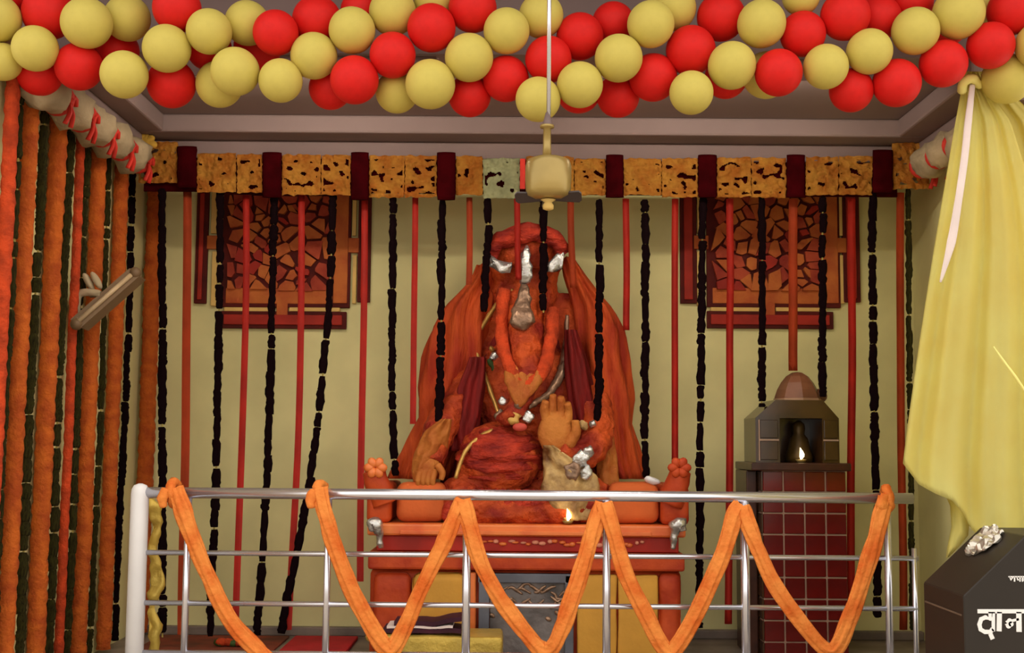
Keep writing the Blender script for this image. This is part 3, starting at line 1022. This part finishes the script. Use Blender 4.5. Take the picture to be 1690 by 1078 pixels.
G2 = 'red ribbons before the back wall'
reds = [
    ([(309, 312), (308, 560), (304, 800), (300, 1048)], 14, 'broad orange-red ribbon between corner marigold strand and relief panel', m_red_or),
    ([(406, 322), (405, 540), (398, 760), (388, 1040)], 11, 'red ribbon down the relief panel near marigold strands, closer to its outer edge', m_red_cl),
    ([(497, 322), (497, 540), (490, 760), (476, 1040)], 11, 'red ribbon down the relief panel near marigold strands, closer to the throne', m_red_cl),
    ([(602, 322), (600, 540), (596, 760), (594, 960)], 11, 'red ribbon hanging beside the rose-ended throne arm', m_red_cl),
    ([(685, 326), (684, 500), (681, 700)], 10, 'red ribbon between the dark strings at the rose-ended arm', m_red_cl),
    ([(775, 326), (775, 400), (774, 470)], 10, 'short red ribbon beside the idol crown, under the mint valance panel', m_red_or),
    ([(853, 326), (854, 400), (856, 462)], 10, 'red ribbon hanging in front of the idol forehead', m_red_cl),
    ([(942, 330), (943, 400), (946, 475)], 11, 'short red ribbon beside the idol crown, at the fan blade tip', m_red_or),
    ([(1033, 328), (1034, 450), (1034, 545)], 11, 'red ribbon hanging down to the idol cape shoulder', m_red_cl),
    ([(1114, 328), (1114, 560), (1114, 775)], 11, 'red ribbon hanging to the scroll arm with the white shell', m_red_cl),
    ([(1205, 440), (1205, 560), (1204, 800), (1202, 1030)], 12, 'red ribbon between throne and tiled pillar', m_red_cl),
    ([(1309, 328), (1309, 480), (1309, 612)], 15, 'broad red ribbon ending above the brown dome', m_red_or),
    ([(1406, 328), (1406, 560), (1405, 800), (1404, 1030)], 13, 'red ribbon hanging beside the tiled pillar on the yellow drape side', m_red_cl),
    ([(1486, 318), (1486, 560), (1489, 800), (1491, 1040)], 13, 'broad red ribbon in the corner next to the yellow drape', m_red_or),
]
for pts, w, lab, m in reds:
    if pts[0] == (1205, 440):
        pts = [(1205, 328)] + pts
    Yr = YG + .03 if pts[0][0] not in (853,) else 6.585
    g = 'short ribbons beside the crown' if 'beside the idol crown' in lab else G2
    ribbon([P(x, y, Yr) for x, y in pts], px2m(w, Yr), lab, g, m)

# ------------------------------------------------------------------ marigold strands on the side wall


def strand(px, py_top, py_bot, r, label, group, m=m_mari, X=XL + .05, seed=0, back=False):
    base = P(px, 500, 7.12) if back else PX(px, 500, X)
    top, bot = py_top, py_bot
    n = 120
    bm = bmesh.new()
    pts = [Vector((base.x + .004 * noise.noise(Vector((i * .05, seed, 1))), base.y + .006 * noise.noise(Vector((i * .05, seed, 5))), top + (bot - top) * i / n)) for i in range(n + 1)]
    rad = [r * (1 + .07 * math.sin(i * 2.1) + .10 * noise.noise(Vector((i * .3, seed, 9)))) for i in range(n + 1)]
    tube(bm, pts, rad, 14, 1.0, lambda an, i: 1 + .05 * math.sin(an * 6 + i * 1.7))
    return tag(obj('marigold_strand', bm, m, None, True), label, 'garland', group)


ZTOP = P(868, 300, 6.56).z + .12
GM = 'orange marigold strands on the side wall'
strand(4, ZTOP, .02, .030, 'bright red-orange marigold strand, outermost on the side wall', GM, m_mari_red, seed=1)
strand(36, ZTOP, .15, .036, 'thick orange marigold strand on the side wall, fourth from the room corner', GM, seed=2)
strand(84, ZTOP, .02, .040, 'thick orange marigold strand on the side wall, third from the room corner', GM, seed=3)
strand(122, ZTOP, .02, .022, 'narrow orange marigold strand behind the tilted wall lamp', GM, m_mari_red, seed=4)
strand(154, ZTOP, .02, .038, 'thick orange marigold strand on the side wall, second from the room corner', GM, seed=5)
strand(193, ZTOP, .02, .038, 'thick orange marigold strand on the side wall, first from the room corner', GM, seed=6)
strand(250, ZTOP, .02, .046, 'orange marigold strand in the corner on the back wall', GM, seed=7, back=True)
GL = 'leaf strings between marigold strands'
for i, px in enumerate((17, 58, 104, 134, 172, 212)):
    b = PX(px, 500, XL + .045)
    flower_string([Vector((b.x + .006 * math.sin(k * 1.7 + i), b.y, ZTOP + (.03 - ZTOP) * k / 4)) for k in range(5)], (.018, .022, .022, .020, .017, .020)[i],
                  ('dark green leaf string' if i < 5 else 'dark flower string') + ' between marigold strands on the side wall, ' + ('sixth', 'fifth', 'fourth', 'third', 'second', 'first')[i] + ' from the room corner', GL, i < 5, (.05, .12))

# tilted lamp on the side wall
lampt = thing('wall_lamp', 'grey tube lamp tilted on a white wall bracket before marigold strands', 'lamp', PX(110, 490, XL + .01))
YW = PX(110, 490, XL).y
A, B = P(130, 536, YW - .05), P(226, 452, YW + .12)
A.x += 0
dirv = (B - A).normalized()
bm = bmesh.new()
side = dirv.cross(Vector((0, 1, 0))).normalized()
rs = []
for p in (A, B):
    rs.append([p + side * a + Vector((0, b, 0)) for a, b in ((-.03, -.04), (.035, -.04), (.05, .05), (-.04, .05))])
rings(bm, rs)
obj('housing', bm, m_batten, lampt)
bm = bmesh.new()
tube(bm, [A + Vector((0, -.05, 0)) + dirv * .02, B + Vector((0, -.05, 0)) - dirv * .02], .012, 10)
obj('tube', bm, mat('unlit_tube', (196, 168, 130), .4), lampt, True)
for p in (A, B):
    bm = bmesh.new()
    ellipsoid(bm, p + Vector((0, -.03, 0)), (.03, .03, .03), None, 10, 8)
    obj('end_cap', bm, m_batten, lampt, True)
bm = bmesh.new()
w0 = P(98, 486, YW)
w0.x = XL + .06
tube(bm, catmull([w0 + Vector((0, 0, -.13)), w0, w0 + Vector((.10, 0, .005)), P(150, 487, YW + .03)], 6), [.014, .02, .018, .014], 10)
obj('bracket', bm, m_white_cl, lampt, True)
for k in range(2):
    bm = bmesh.new()
    c = P(146 + k * 13, 465 - k * 2, YW + .04)
    ellipsoid(bm, c, (.018, .03, .05), (0, -.55, 0), 14, 10)
    obj('reflector_cup', bm, m_white_cl, lampt, True)

# ------------------------------------------------------------------ railing
YR = 5.5
rail = thing('steel_railing', 'steel railing with white end post in front of the shrine', 'railing', (P(860, 1000, YR).x, YR, 0))


def hbar(name, px0, px1, py, r):
    z_ = P((px0 + px1) / 2, py, YR).z
    a, b = P(px0, py, YR), P(px1, py, YR)
    bm = bmesh.new()
    tube(bm, [Vector((a.x, YR, z_)), Vector((b.x, YR, z_))], r, 16)
    return obj(name, bm, m_steel, rail, True), z_


_, zr = hbar('top_rail', 240, 1506, 818, .0245)
hbar('cross_bar', 238, 1515, 917, .0118)
hbar('cross_bar', 236, 1515, 1000, .0118)
hbar('cross_bar', 234, 1515, 1082, .0118)
for px, r in ((308, .0155), (540, .0155), (770, .019), (1001, .018), (1230, .020), (1466, .0165)):
    bm = bmesh.new()
    b = P(px, 940, YR)
    tube(bm, [Vector((b.x, YR, 0)), Vector((b.x, YR, zr - .01))], r, 14)
    obj('baluster', bm, m_steel, rail, True)
bm = bmesh.new()
b = P(227, 930, YR)
lathe(bm, (b.x, YR, 0), [(.04, 0), (.04, P(228, 815, YR).z), (.037, P(228, 807, YR).z), (.028, P(228, 801, YR).z), (.008, P(228, 798, YR).z)], 20)
obj('end_post', bm, m_white_paint, rail, True)
bm = bmesh.new()
a, b = P(1515, 1000, YR).x, zr
tube(bm, [Vector((P(1509, 930, YR).x, YR, 0)), Vector((P(1509, 930, YR).x, YR, P(1509, 905, YR).z))], .012, 10)
obj('stub_post', bm, m_steel, rail, True)


# orange crepe streamers
def streamer(pts, label, knots=(), w=.0315):
    t = thing('orange_streamer', label, 'streamer', P(*pts[0], 5.44), 'crepe streamers on the railing')
    wp = []
    for i, (x, y) in enumerate(pts):
        wp.append(P(x, y, 5.455 - .02 * math.sin(i * 1.1)))
    cp = catmull(wp, 10)
    seed = pts[0][0] * .01
    bm = bmesh.new()
    ph = [2.2 * noise.noise(Vector((i * .06, seed, 0))) for i in range(len(cp))]
    rad = [w * (1 + .18 * noise.noise(Vector((i * .12, seed, 3)))) for i in range(len(cp))]
    tube(bm, cp, rad, 36, .42, lambda an, i: 1 + .20 * math.sin(an * 6 + ph[i] * 1.6) + .10 * math.sin(an * 11 - ph[i] * 3))
    obj('cloth', bm, m_streamer, t, True)
    for (x, y) in knots:
        bm = bmesh.new()
        c = P(x, y, 5.5)
        c.z = zr
        ring = [c + Vector((.006 * math.sin(2 * a), .043 * math.cos(a), .046 * math.sin(a))) for a in [2 * math.pi * k / 16 for k in range(17)]]
        tube(bm, ring, [.020 if k % 2 else .023 for k in range(17)], 10, 1.0)
        tube(bm, catmull([c + Vector((-.02, -.05, .02)), c + Vector((-.035, -.055, -.03)), c + Vector((-.03, -.05, -.06))], 5), [.02, .026, .014], 10, .6)
        lumpy(bm, .010, 30, x)
        obj('knot', bm, m_streamer, t, True)
    return t


streamer([(290, 806), (300, 835), (318, 890), (345, 955), (385, 1030), (432, 1080), (462, 1108)], 'orange crepe streamer knotted next to the white end post', [(287, 812)])
streamer([(527, 806), (537, 850), (560, 925), (596, 1005), (636, 1068), (655, 1062), (690, 985), (728, 905), (752, 850), (764, 826)],
         'orange crepe swag sagging in front of the gold-covered table', [(529, 815)])
streamer([(762, 826), (775, 868), (798, 940), (840, 1010), (885, 1065), (905, 1073), (922, 1052), (950, 970), (975, 890), (994, 830)],
         'orange crepe swag sagging in front of the grey plaque')
streamer([(997, 830), (1010, 872), (1034, 950), (1068, 1020), (1100, 1074), (1120, 1062), (1160, 990), (1192, 915), (1212, 850), (1222, 834)],
         'orange crepe swag between the throne and tiled pillar')
streamer([(1224, 836), (1240, 880), (1275, 960), (1320, 1025), (1362, 1072), (1385, 1062), (1415, 985), (1440, 905), (1455, 850), (1463, 822)],
         'orange crepe swag in front of the tiled pillar', [(1463, 818)])

# ------------------------------------------------------------------ floor things
gt = thing('low_table', 'low table under crumpled gold cloth before the throne', 'table', (P(720, 1060, 6.1).x, 6.1, 0))
a, b = P(618, 1060, 5.98), P(829, 1052, 5.98)
bm = bmesh.new()
box(bm, (a.x, 5.98, .0), (b.x, 6.26, b.z), .012, 2)
bmesh.ops.subdivide_edges(bm, edges=[e for e in bm.edges if e.calc_length() > .05], cuts=6, use_grid_fill=True)
lumpy(bm, .010, 14, 3)
obj('gold_cloth', bm, m_goldbox, gt, True)
ztb = b.z
bm = bmesh.new()
for k in range(3):
    ellipsoid(bm, P(612 + k * 9, 1054 + k * 7, 5.97), (.03, .02, .018), (0, .5 + k, 0), 8, 5)
obj('cloth_corner', bm, m_goldbox, gt, True)
fc = thing('folded_cloth', 'folded purple cloth with white edge on the gold-covered table', 'cloth', (P(705, 1040, 6.1).x, 6.1, ztb))
for k, (mm, th, x0, x1, ytop) in enumerate(((m_purple, .022, 634, 768, 1), (m_trimwhite, .012, 640, 748, 1), (m_purple, .022, 652, 766, 1))):
    bm = bmesh.new()
    n = 16
    rs = []
    zb = ztb + .010 + sum((.022, .012, .022)[:k])
    for i in range(n + 1):
        x = P(x0 + (x1 - x0) * i / n, 1040, 6.08).x
        dz = .008 * noise.noise(Vector((x * 12, k * 3, 0))) + (.030 * (i / n) ** 4 if k == 2 else 0)
        rs.append([Vector((x, 6.02, zb + dz)), Vector((x, 6.20, zb + dz)), Vector((x, 6.20, zb + th + dz)), Vector((x, 6.02, zb + th + dz))])
    rings(bm, rs)
    obj('fold', bm, mm, fc)
a, b = PX(252, 1060, P(252, 1060, 6.9).x), P(590, 1060, 6.9)
xa_, xb_ = P(250, 1060, 6.9).x, P(468, 1060, 6.9).x
tag(boxobj('rug', (xa_, 6.2, .0), (xb_, 7.08, .012), m_rug, None, .004), 'worn brown-red rug on the floor under the dark strings', 'rug')
tag(boxobj('floor_mat', (xb_ + .04, 6.3, .0), (P(586, 1060, 6.9).x, 7.04, .02), m_rug_red, None, .006), 'crimson mat on the floor beside the throne base', 'mat')
for k in range(7):
    bm = bmesh.new()
    ellipsoid(bm, P(360 + k * 9 + random.uniform(-4, 4), 1070 + random.uniform(-8, 6), 6.7), (.035, .03, .02), (0, 0, k), 10, 6)
    lumpy(bm, .012, 22, k)
    o = obj('fallen_flower', bm, m_mari_red if k % 3 else m_leaf, None, True)
    zmin = min(v.co.z for v in o.data.vertices)
    o.location.z = .013 - zmin
    tag(o, 'orange fallen flower on the worn rug' if k % 3 else 'green leaf bunch on the worn rug', 'flower' if k % 3 else 'leaf', 'fallen flowers')
# gilt crumpled streamer behind the white end post
bm = bmesh.new()
tube(bm, catmull([P(252, 825, 5.68), P(258, 862, 5.68), P(252, 900, 5.68), P(260, 950, 5.68), P(250, 1000, 5.68), P(254, 1050, 5.68), P(250, 1150, 5.68)], 8), [.012, .026, .014, .03, .02, .03, .02], 14, .5)
lumpy(bm, .03, 22, 2)
tag(obj('foil_streamer', bm, m_goldbox, None, True), 'crumpled gold foil streamer hanging behind the white end post', 'streamer')

# ------------------------------------------------------------------ ceiling fan
YF = 4.72
fc_ = P(905, 290, YF)
fan = thing('ceiling_fan', 'old brass-coloured ceiling fan on a long steel rod with short dark blades', 'fan', (fc_.x, YF, P(905, 330, YF).z))
bm = bmesh.new()
tube(bm, [Vector((fc_.x, YF, P(905, 205, YF).z)), Vector((fc_.x, YF, ZP))], .0085, 10)
obj('down_rod', bm, m_steel, fan, True)
bm = bmesh.new()
zz = lambda py: P(905, py, YF).z
lathe(bm, (fc_.x - .004, YF, 0), [(.022, zz(211)), (.020, zz(205)), (.008, zz(186))], 14)
obj('rod_canopy', bm, mat('grey_canopy', (120, 100, 98), .5), fan, True)
bm = bmesh.new()
lathe(bm, (fc_.x - .006, YF, 0), [(.018, zz(262)), (.016, zz(240)), (.015, zz(212)), (.028, zz(211)), (.028, zz(207)), (.01, zz(206))], 16)
obj('shaft', bm, m_brass, fan, True)
bm = bmesh.new()
lathe(bm, (fc_.x, YF, 0), [(.05, zz(328)), (.082, zz(323)), (.089, zz(316)), (.092, zz(295)), (.091, zz(274)), (.084, zz(265)), (.06, zz(261)), (.02, zz(258))], 28)
obj('motor_housing', bm, m_brass, fan, True)
for k in range(3):
    an = math.radians((-6, 172, 88)[k])
    bm = bmesh.new()
    z0 = zz(325)
    R = Matrix.Rotation(an, 4, 'Z') @ Matrix.Rotation(math.radians((-32, 32, -32)[k]), 4, 'X')
    poly = [(.02, -.020), (.07, -.026), (.122, -.030), (.132, -.018), (.132, .018), (.122, .030), (.07, .026), (.02, .020)]
    lo = [bm.verts.new(R @ Vector((x, y, -.004))) for x, y in poly]
    hi = [bm.verts.new(R @ Vector((x, y, .004))) for x, y in poly]
    bm.faces.new(lo)
    bm.faces.new(hi[::-1])
    for i in range(8):
        bm.faces.new((lo[i], hi[i], hi[(i + 1) % 8], lo[(i + 1) % 8]))
    bmesh.ops.translate(bm, verts=bm.verts, vec=(fc_.x, YF, z0))
    obj('blade', bm, m_blade, fan)
bm = bmesh.new()
lathe(bm, (fc_.x, YF, 0), [(.010, zz(347)), (.021, zz(345)), (.022, zz(339)), (.014, zz(334)), (.03, zz(330))], 16)
obj('bottom_cap', bm, m_cream, fan, True)

# ------------------------------------------------------------------ balloons
Yl = 'y'
BAL = [  # px, py, radius px, colour, order front to back
    (-5, 30, 40, 'y'), (58, 80, 38.5, 'y'), (143, 38, 43, 'y'), (275, 80, 40.5, 'y'), (205, 123, 40, 'y'), (345, 52, 38.5, 'y'),
    (388, 118, 41, 'y'), (463, 133, 37, 'y'), (518, 92, 39.5, 'y'), (581, 50, 39.5, 'y'), (710, 139, 42, 'y'), (774, 95, 41, 'y'),
    (836, 51, 39, 'y'), (957, 140, 39, 'y'), (1021, 96, 40.5, 'y'), (1074, 40, 40, 'y'), (1257, 39, 41, 'y'), (1208, 108, 40.5, 'y'),
    (1363, 110, 38, 'y'), (1435, 85, 38.5, 'y'), (1511, 51, 40, 'y'), (1582, 22, 43.5, 'y'), (1716, 74, 40, 'y'),
    (455, 54, 38.5, 'r'), (648, 91, 39, 'r'), (905, 98, 39.5, 'r'), (1140, 83, 42, 'r'), (1325, 56, 38.5, 'r'), (1285, 120, 40, 'r'),
    (1635, 75, 39.5, 'r'), (585, 132, 41, 'r'), (835, 130, 39, 'r'), (1078, 128, 40.5, 'r'), (1480, 137, 40.5, 'r'), (1557, 105, 40, 'r'),
    (957, 60, 40, 'r'), (712, 46, 41, 'r'), (1190, 28, 41, 'r'), (1395, 26, 42, 'r'), (283, 138, 41, 'r'), (130, 110, 40, 'r'),
    (1662, 130, 42, 'y'), (1141, 153, 37, 'y'), (1405, 149, 37, 'r'), (1020, 159, 36, 'r'), (775, 158, 36, 'r'), (655, 152, 36, 'y'),
    (362, 139, 39.5, 'y'), (65, 120, 39, 'r'), (80, 22, 44, 'r'), (210, 30, 39, 'y'), (292, 14, 41, 'r'), (408, 38, 38, 'y'), (523, 34, 42, 'r'),
    (648, 20, 40, 'y'), (780, 14, 41, 'r'), (893, 26, 38, 'y'), (1012, 38, 36, 'r'), (888, 164, 38, 'y'), (1112, 14, 38, 'y'), (4, 102, 32, 'y'),
    (1670, 18, 41, 'r'), (1616, 10, 36, 'y'), (1450, 30, 38, 'r'), (1322, -6, 32, 'y'), (1505, 2, 36, 'r'), (1265, 124, 40, 'y'), (955, 150, 38, 'r'),
    (1198, 128, 36, 'r'), (545, 146, 36, 'r'), (716, 2, 34, 'y'), (190, 84, 40, 'r'), (425, 78, 40, 'r'), (595, 18, 34, 'r'), (1560, 40, 38, 'r'),
    (24, 128, 24, 'y'), (345, 80, 38, 'r'), (10, -10, 38, 'r'),
]
bm = bmesh.new()
bmesh.ops.create_uvsphere(bm, u_segments=36, v_segments=24, radius=1.0)
for v in bm.verts:      # balloon: round front, slightly drawn to the neck behind (+Y)
    if v.co.y > 0:
        k = v.co.y
        v.co.x *= 1 - .10 * k * k
        v.co.z *= 1 - .10 * k * k
        v.co.y *= 1.10
ball_me = {c: None for c in 'yr'}
ball_me['y'] = mesh_from_bm('balloon', bm.copy(), m_yb, True)
ball_me['r'] = mesh_from_bm('balloon', bm, m_rb, True)
bm = bmesh.new()
tube(bm, [Vector((0, 1.06, 0)), Vector((0, 1.14, 0)), Vector((0, 1.20, 0)), Vector((0, 1.26, 0))], [.09, .05, .07, .10], 10)
knot_me = {'y': mesh_from_bm('knot', bm.copy(), m_yb, True), 'r': mesh_from_bm('knot', bm, m_rb, True)}
SPECIAL = {(905, 98): 'red balloon directly behind the steel fan rod', (893, 26): 'yellow balloon directly behind the fan rod, above a red one',
           (888, 164): 'lowest yellow balloon behind the grey fan canopy', (1662, 130): 'yellow balloon hanging over the yellow drape',
           (1635, 75): 'red balloon just above the gathered top of the yellow drape', (1557, 105): 'red balloon beside the gathered top of the yellow drape',
           (65, 120): 'red balloon touching the white net valance over marigold strands', (836, 51): 'yellow balloon touching the fan rod side, between red ones'}
placed = []
for (px, py, r, c) in BAL:
    Y = 4.93
    while Y < 5.33:
        R = px2m(r, Y)
        p = P(px, py, Y)
        if all((p - q).length > (R + rq) * .93 for q, rq in placed):
            break
        Y += .01
    placed.append((p, R))
    o = link('balloon', ball_me[c])
    o.location = p
    o.scale = (R, R, R)
    o.rotation_euler = (random.uniform(-.35, .35), random.uniform(0, 3), random.uniform(-.35, .35))
    cn = 'yellow' if c == 'y' else 'red'
    i_ = BAL.index((px, py, r, c))
    row = 'lower edge' if py > 122 else ('upper edge' if py < 45 else 'middle row')
    if (px, py) in SPECIAL:
        lab = SPECIAL[px, py]
    else:
        lab = f'round {cn} balloon ' + ('half hidden behind others ' if i_ >= 41 else 'in front ') + f'at the {row} of the garland'
    tag(o, lab, 'balloon', f'{cn} balloons')
    k = bpy.data.objects.new('knot', knot_me[c])
    COL.objects.link(k)
    k.parent = o

# ------------------------------------------------------------------ yellow drape
dr = thing('yellow_drape', 'sheer yellow satin drape gathered under balloons beside the black donation box', 'drape', P(1600, 140, 5.15))
LEFT = [(118, 1592), (140, 1588), (200, 1577), (300, 1560), (400, 1543), (500, 1527), (600, 1512), (700, 1498), (765, 1490), (800, 1512), (830, 1570), (900, 1600)]
RIGHT = [(118, 1614), (140, 1624), (200, 1668), (300, 1700), (400, 1722), (600, 1745), (900, 1765)]
BOT = [(0, 765), (.10, 800), (.2, 815), (.30, 826), (.36, 845), (.41, 872), (.45, 884), (1, 892)]


def drape_part(name, Y, u0, u1, m, seed, top=118, nu=70, nv=60, amp=1.0, left=LEFT, right=RIGHT, bot=BOT):
    bm = bmesh.new()
    vs = {}
    for i in range(nu + 1):
        u = u0 + (u1 - u0) * i / nu
        yb = interp(bot, u)
        for j in range(nv + 1):
            v = j / nv
            y = top + (yb - top) * v
            l, r = interp(left, min(y, 765)), interp(right, y)
            x = l + (r - l) * u
            s = min(1, .25 + v * 1.2) * amp * .6
            dy = s * (.045 * math.sin(u * 19 + 1.2 * noise.noise(Vector((u * 3, v * 2, seed)))) + .02 * math.sin(u * 41 + v * 3 + seed)
                      + .05 * noise.noise(Vector((u * 2.5, v * 2.2, seed + 7))))
            vs[i, j] = bm.verts.new(P(x, y, Y + dy))
    for i in range(nu):
        for j in range(nv):
            bm.faces.new((vs[i, j], vs[i + 1, j], vs[i + 1, j + 1], vs[i, j + 1]))
    bmesh.ops.solidify(bm, geom=bm.faces[:], thickness=.003)
    return obj(name, bm, m, dr, True)


drape_part('main_fall', 5.16, 0, 1, m_drape, 1.0)
# back fall: folds seen at the right-hand side and the tail beneath
drape_part('back_fall', 5.27, .45, 1.15, m_drape, 5.0, right=[(118, 1625), (200, 1700), (300, 1740), (900, 1790)], bot=[(0, 890), (1.2, 900)])
bm = bmesh.new()
tail = [[(1552, 800), (1600, 812)], [(1568, 835), (1601, 850)], [(1570, 870), (1598, 884)], [(1563, 905), (1585, 900)], [(1561, 922), (1568, 918)]]
prev = None
for k, (a, b) in enumerate(tail):
    row = [bm.verts.new(P(a[0] + (b[0] - a[0]) * s, a[1] + (b[1] - a[1]) * s, 5.24 + .02 * math.sin(s * 6 + k * .4))) for s in (0, .25, .5, .75, 1)]
    if prev:
        for q in range(4):
            bm.faces.new((prev[q], prev[q + 1], row[q + 1], row[q]))
    prev = row
bmesh.ops.solidify(bm, geom=bm.faces[:], thickness=.003)
obj('tail', bm, m_drape, dr, True)
bm = bmesh.new()
tp = catmull([P(1605, 140, 5.09), P(1598, 200, 5.07), P(1592, 260, 5.06), P(1582, 330, 5.05), P(1570, 400, 5.05), P(1552, 466, 5.06)], 8)
tube(bm, tp, [.012, .016, .016, .016, .019, .004], 10, .4)
obj('white_trim', bm, m_trimwhite, dr, True)
bm = bmesh.new()
tube(bm, catmull([P(1588, 150, 5.12), P(1590, 136, 5.08), P(1604, 130, 5.07), P(1618, 140, 5.12)], 5), .02, 10)
lumpy(bm, .01, 26, 3)
obj('gather_tie', bm, m_drape, dr, True)
bm = bmesh.new()
tube(bm, catmull([P(1640, 572, 5.03), P(1658, 598, 5.03), P(1676, 622, 5.03), P(1696, 652, 5.04)], 5), [.002, .005, .006, .005], 8, .6)
obj('cord', bm, m_drape, dr, True)

# ------------------------------------------------------------------ donation box
YD0, YD1 = 4.5, 4.93
dx0 = P(1590, 985, YD0).x
ztopd = P(1690, 884, YD0).z
zeave = P(1590, 984, YD0).z
dxr = P(1693, 884, YD0).x
dx1 = dx0 + .78
dbox = thing('donation_box', 'black painted donation box with white lettering and sloping shoulders', 'donation box', ((dx0 + dx1) / 2, 4.7, -.4))
sh = dxr - dx0
bm = bmesh.new()
prism(bm, [(dx0, -.36), (dx1, -.36), (dx1, zeave), (dx1 - sh, ztopd), (dx0 + sh, ztopd), (dx0, zeave)], YD0, YD1)
bmesh.ops.bevel(bm, geom=bm.edges[:], offset=.004, segments=1, affect='EDGES')
obj('body', bm, m_iron, dbox)
boxobj('plinth', (dx0 - .03, YD0 - .03, -.4), (dx1 + .03, YD1 + .03, -.36), m_iron, dbox, .004)
ze = P(1550, 1004, 4.7).z
boxobj('side_seam', (dx0 - .004, YD0 + .02, ze - .004), (dx0 + .002, YD1 - .02, ze + .002), mat('worn_edge', (110, 90, 74), .5), dbox)


def stroke(bm, pts, w):
    pts = [P(x, y, YD0) for x, y in pts]
    w = px2m(w, YD0) / 2
    L, R_ = [], []
    for i, p in enumerate(pts):
        t_ = (pts[min(i + 1, len(pts) - 1)] - pts[max(i - 1, 0)]).normalized()
        n_ = Vector((-t_.z, 0, t_.x))
        L.append(p + n_ * w)
        R_.append(p - n_ * w)
    for p in pts[1:-1]:
        prism(bm, [(p.x + w * math.cos(a_), p.z + w * math.sin(a_)) for a_ in [2 * math.pi * k / 12 for k in range(12)]], YD0 - .0032, YD0 + .001)
    for i in range(len(pts) - 1):
        q = [L[i], L[i + 1], R_[i + 1], R_[i]]
        a = [bm.verts.new((v.x, YD0 - .003, v.z)) for v in q]
        b = [bm.verts.new((v.x, YD0 + .001, v.z)) for v in q]
        bm.faces.new(a)
        bm.faces.new(b[::-1])
        for k in range(4):
            bm.faces.new((a[k], b[k], b[(k + 1) % 4], a[(k + 1) % 4]))


letters = [
    [([(1613, 1009), (1702, 1009)], 6.5)],                                                                     # head line
    [([(1634, 1010), (1634, 1021), (1626, 1019), (1619, 1022), (1616, 1031), (1618, 1039), (1625, 1043), (1634, 1043), (1638, 1038)], 7),
     ([(1639, 1010), (1639, 1042)], 5.5), ([(1634, 1046), (1638, 1055)], 7)],                                # da
    [([(1649, 1010), (1648.5, 1042)], 8)],                                                                   # aa
    [([(1662, 1029), (1666, 1025), (1668, 1030), (1664, 1033), (1662, 1029)], 8.5), ([(1668, 1025), (1681, 1022)], 4), ([(1681, 1010), (1681.5, 1043)], 8.5)],   # na
]
for L in letters:
    bm = bmesh.new()
    for pts, w in L:
        stroke(bm, pts, w)
    obj('letter', bm, m_letter, dbox)
bm = bmesh.new()
for pts, w in (([(1664, 952), (1692, 952)], 2), ([(1666, 952), (1668, 957), (1671, 953)], 2.2), ([(1674, 952), (1674, 960)], 2.2), ([(1678, 952), (1679, 957), (1683, 957)], 2),
               ([(1683, 952), (1683, 960)], 2.2), ([(1687, 952), (1687, 960)], 2), ([(1690, 953), (1690, 959)], 2)):
    stroke(bm, pts, w)
obj('small_lettering', bm, m_letter, dbox)
# bright crumpled lump standing in for reflections on the sloping shoulder
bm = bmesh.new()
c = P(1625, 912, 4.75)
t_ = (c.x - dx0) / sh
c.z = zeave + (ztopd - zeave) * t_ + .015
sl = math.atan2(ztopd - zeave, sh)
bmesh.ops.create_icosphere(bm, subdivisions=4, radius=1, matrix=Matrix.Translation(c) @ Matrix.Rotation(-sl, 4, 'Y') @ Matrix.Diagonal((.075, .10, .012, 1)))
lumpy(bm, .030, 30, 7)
tag(obj('highlight_lump', bm, m_highlight, None), 'crumpled silver lump standing in for a highlight on the donation box shoulder', 'foil')
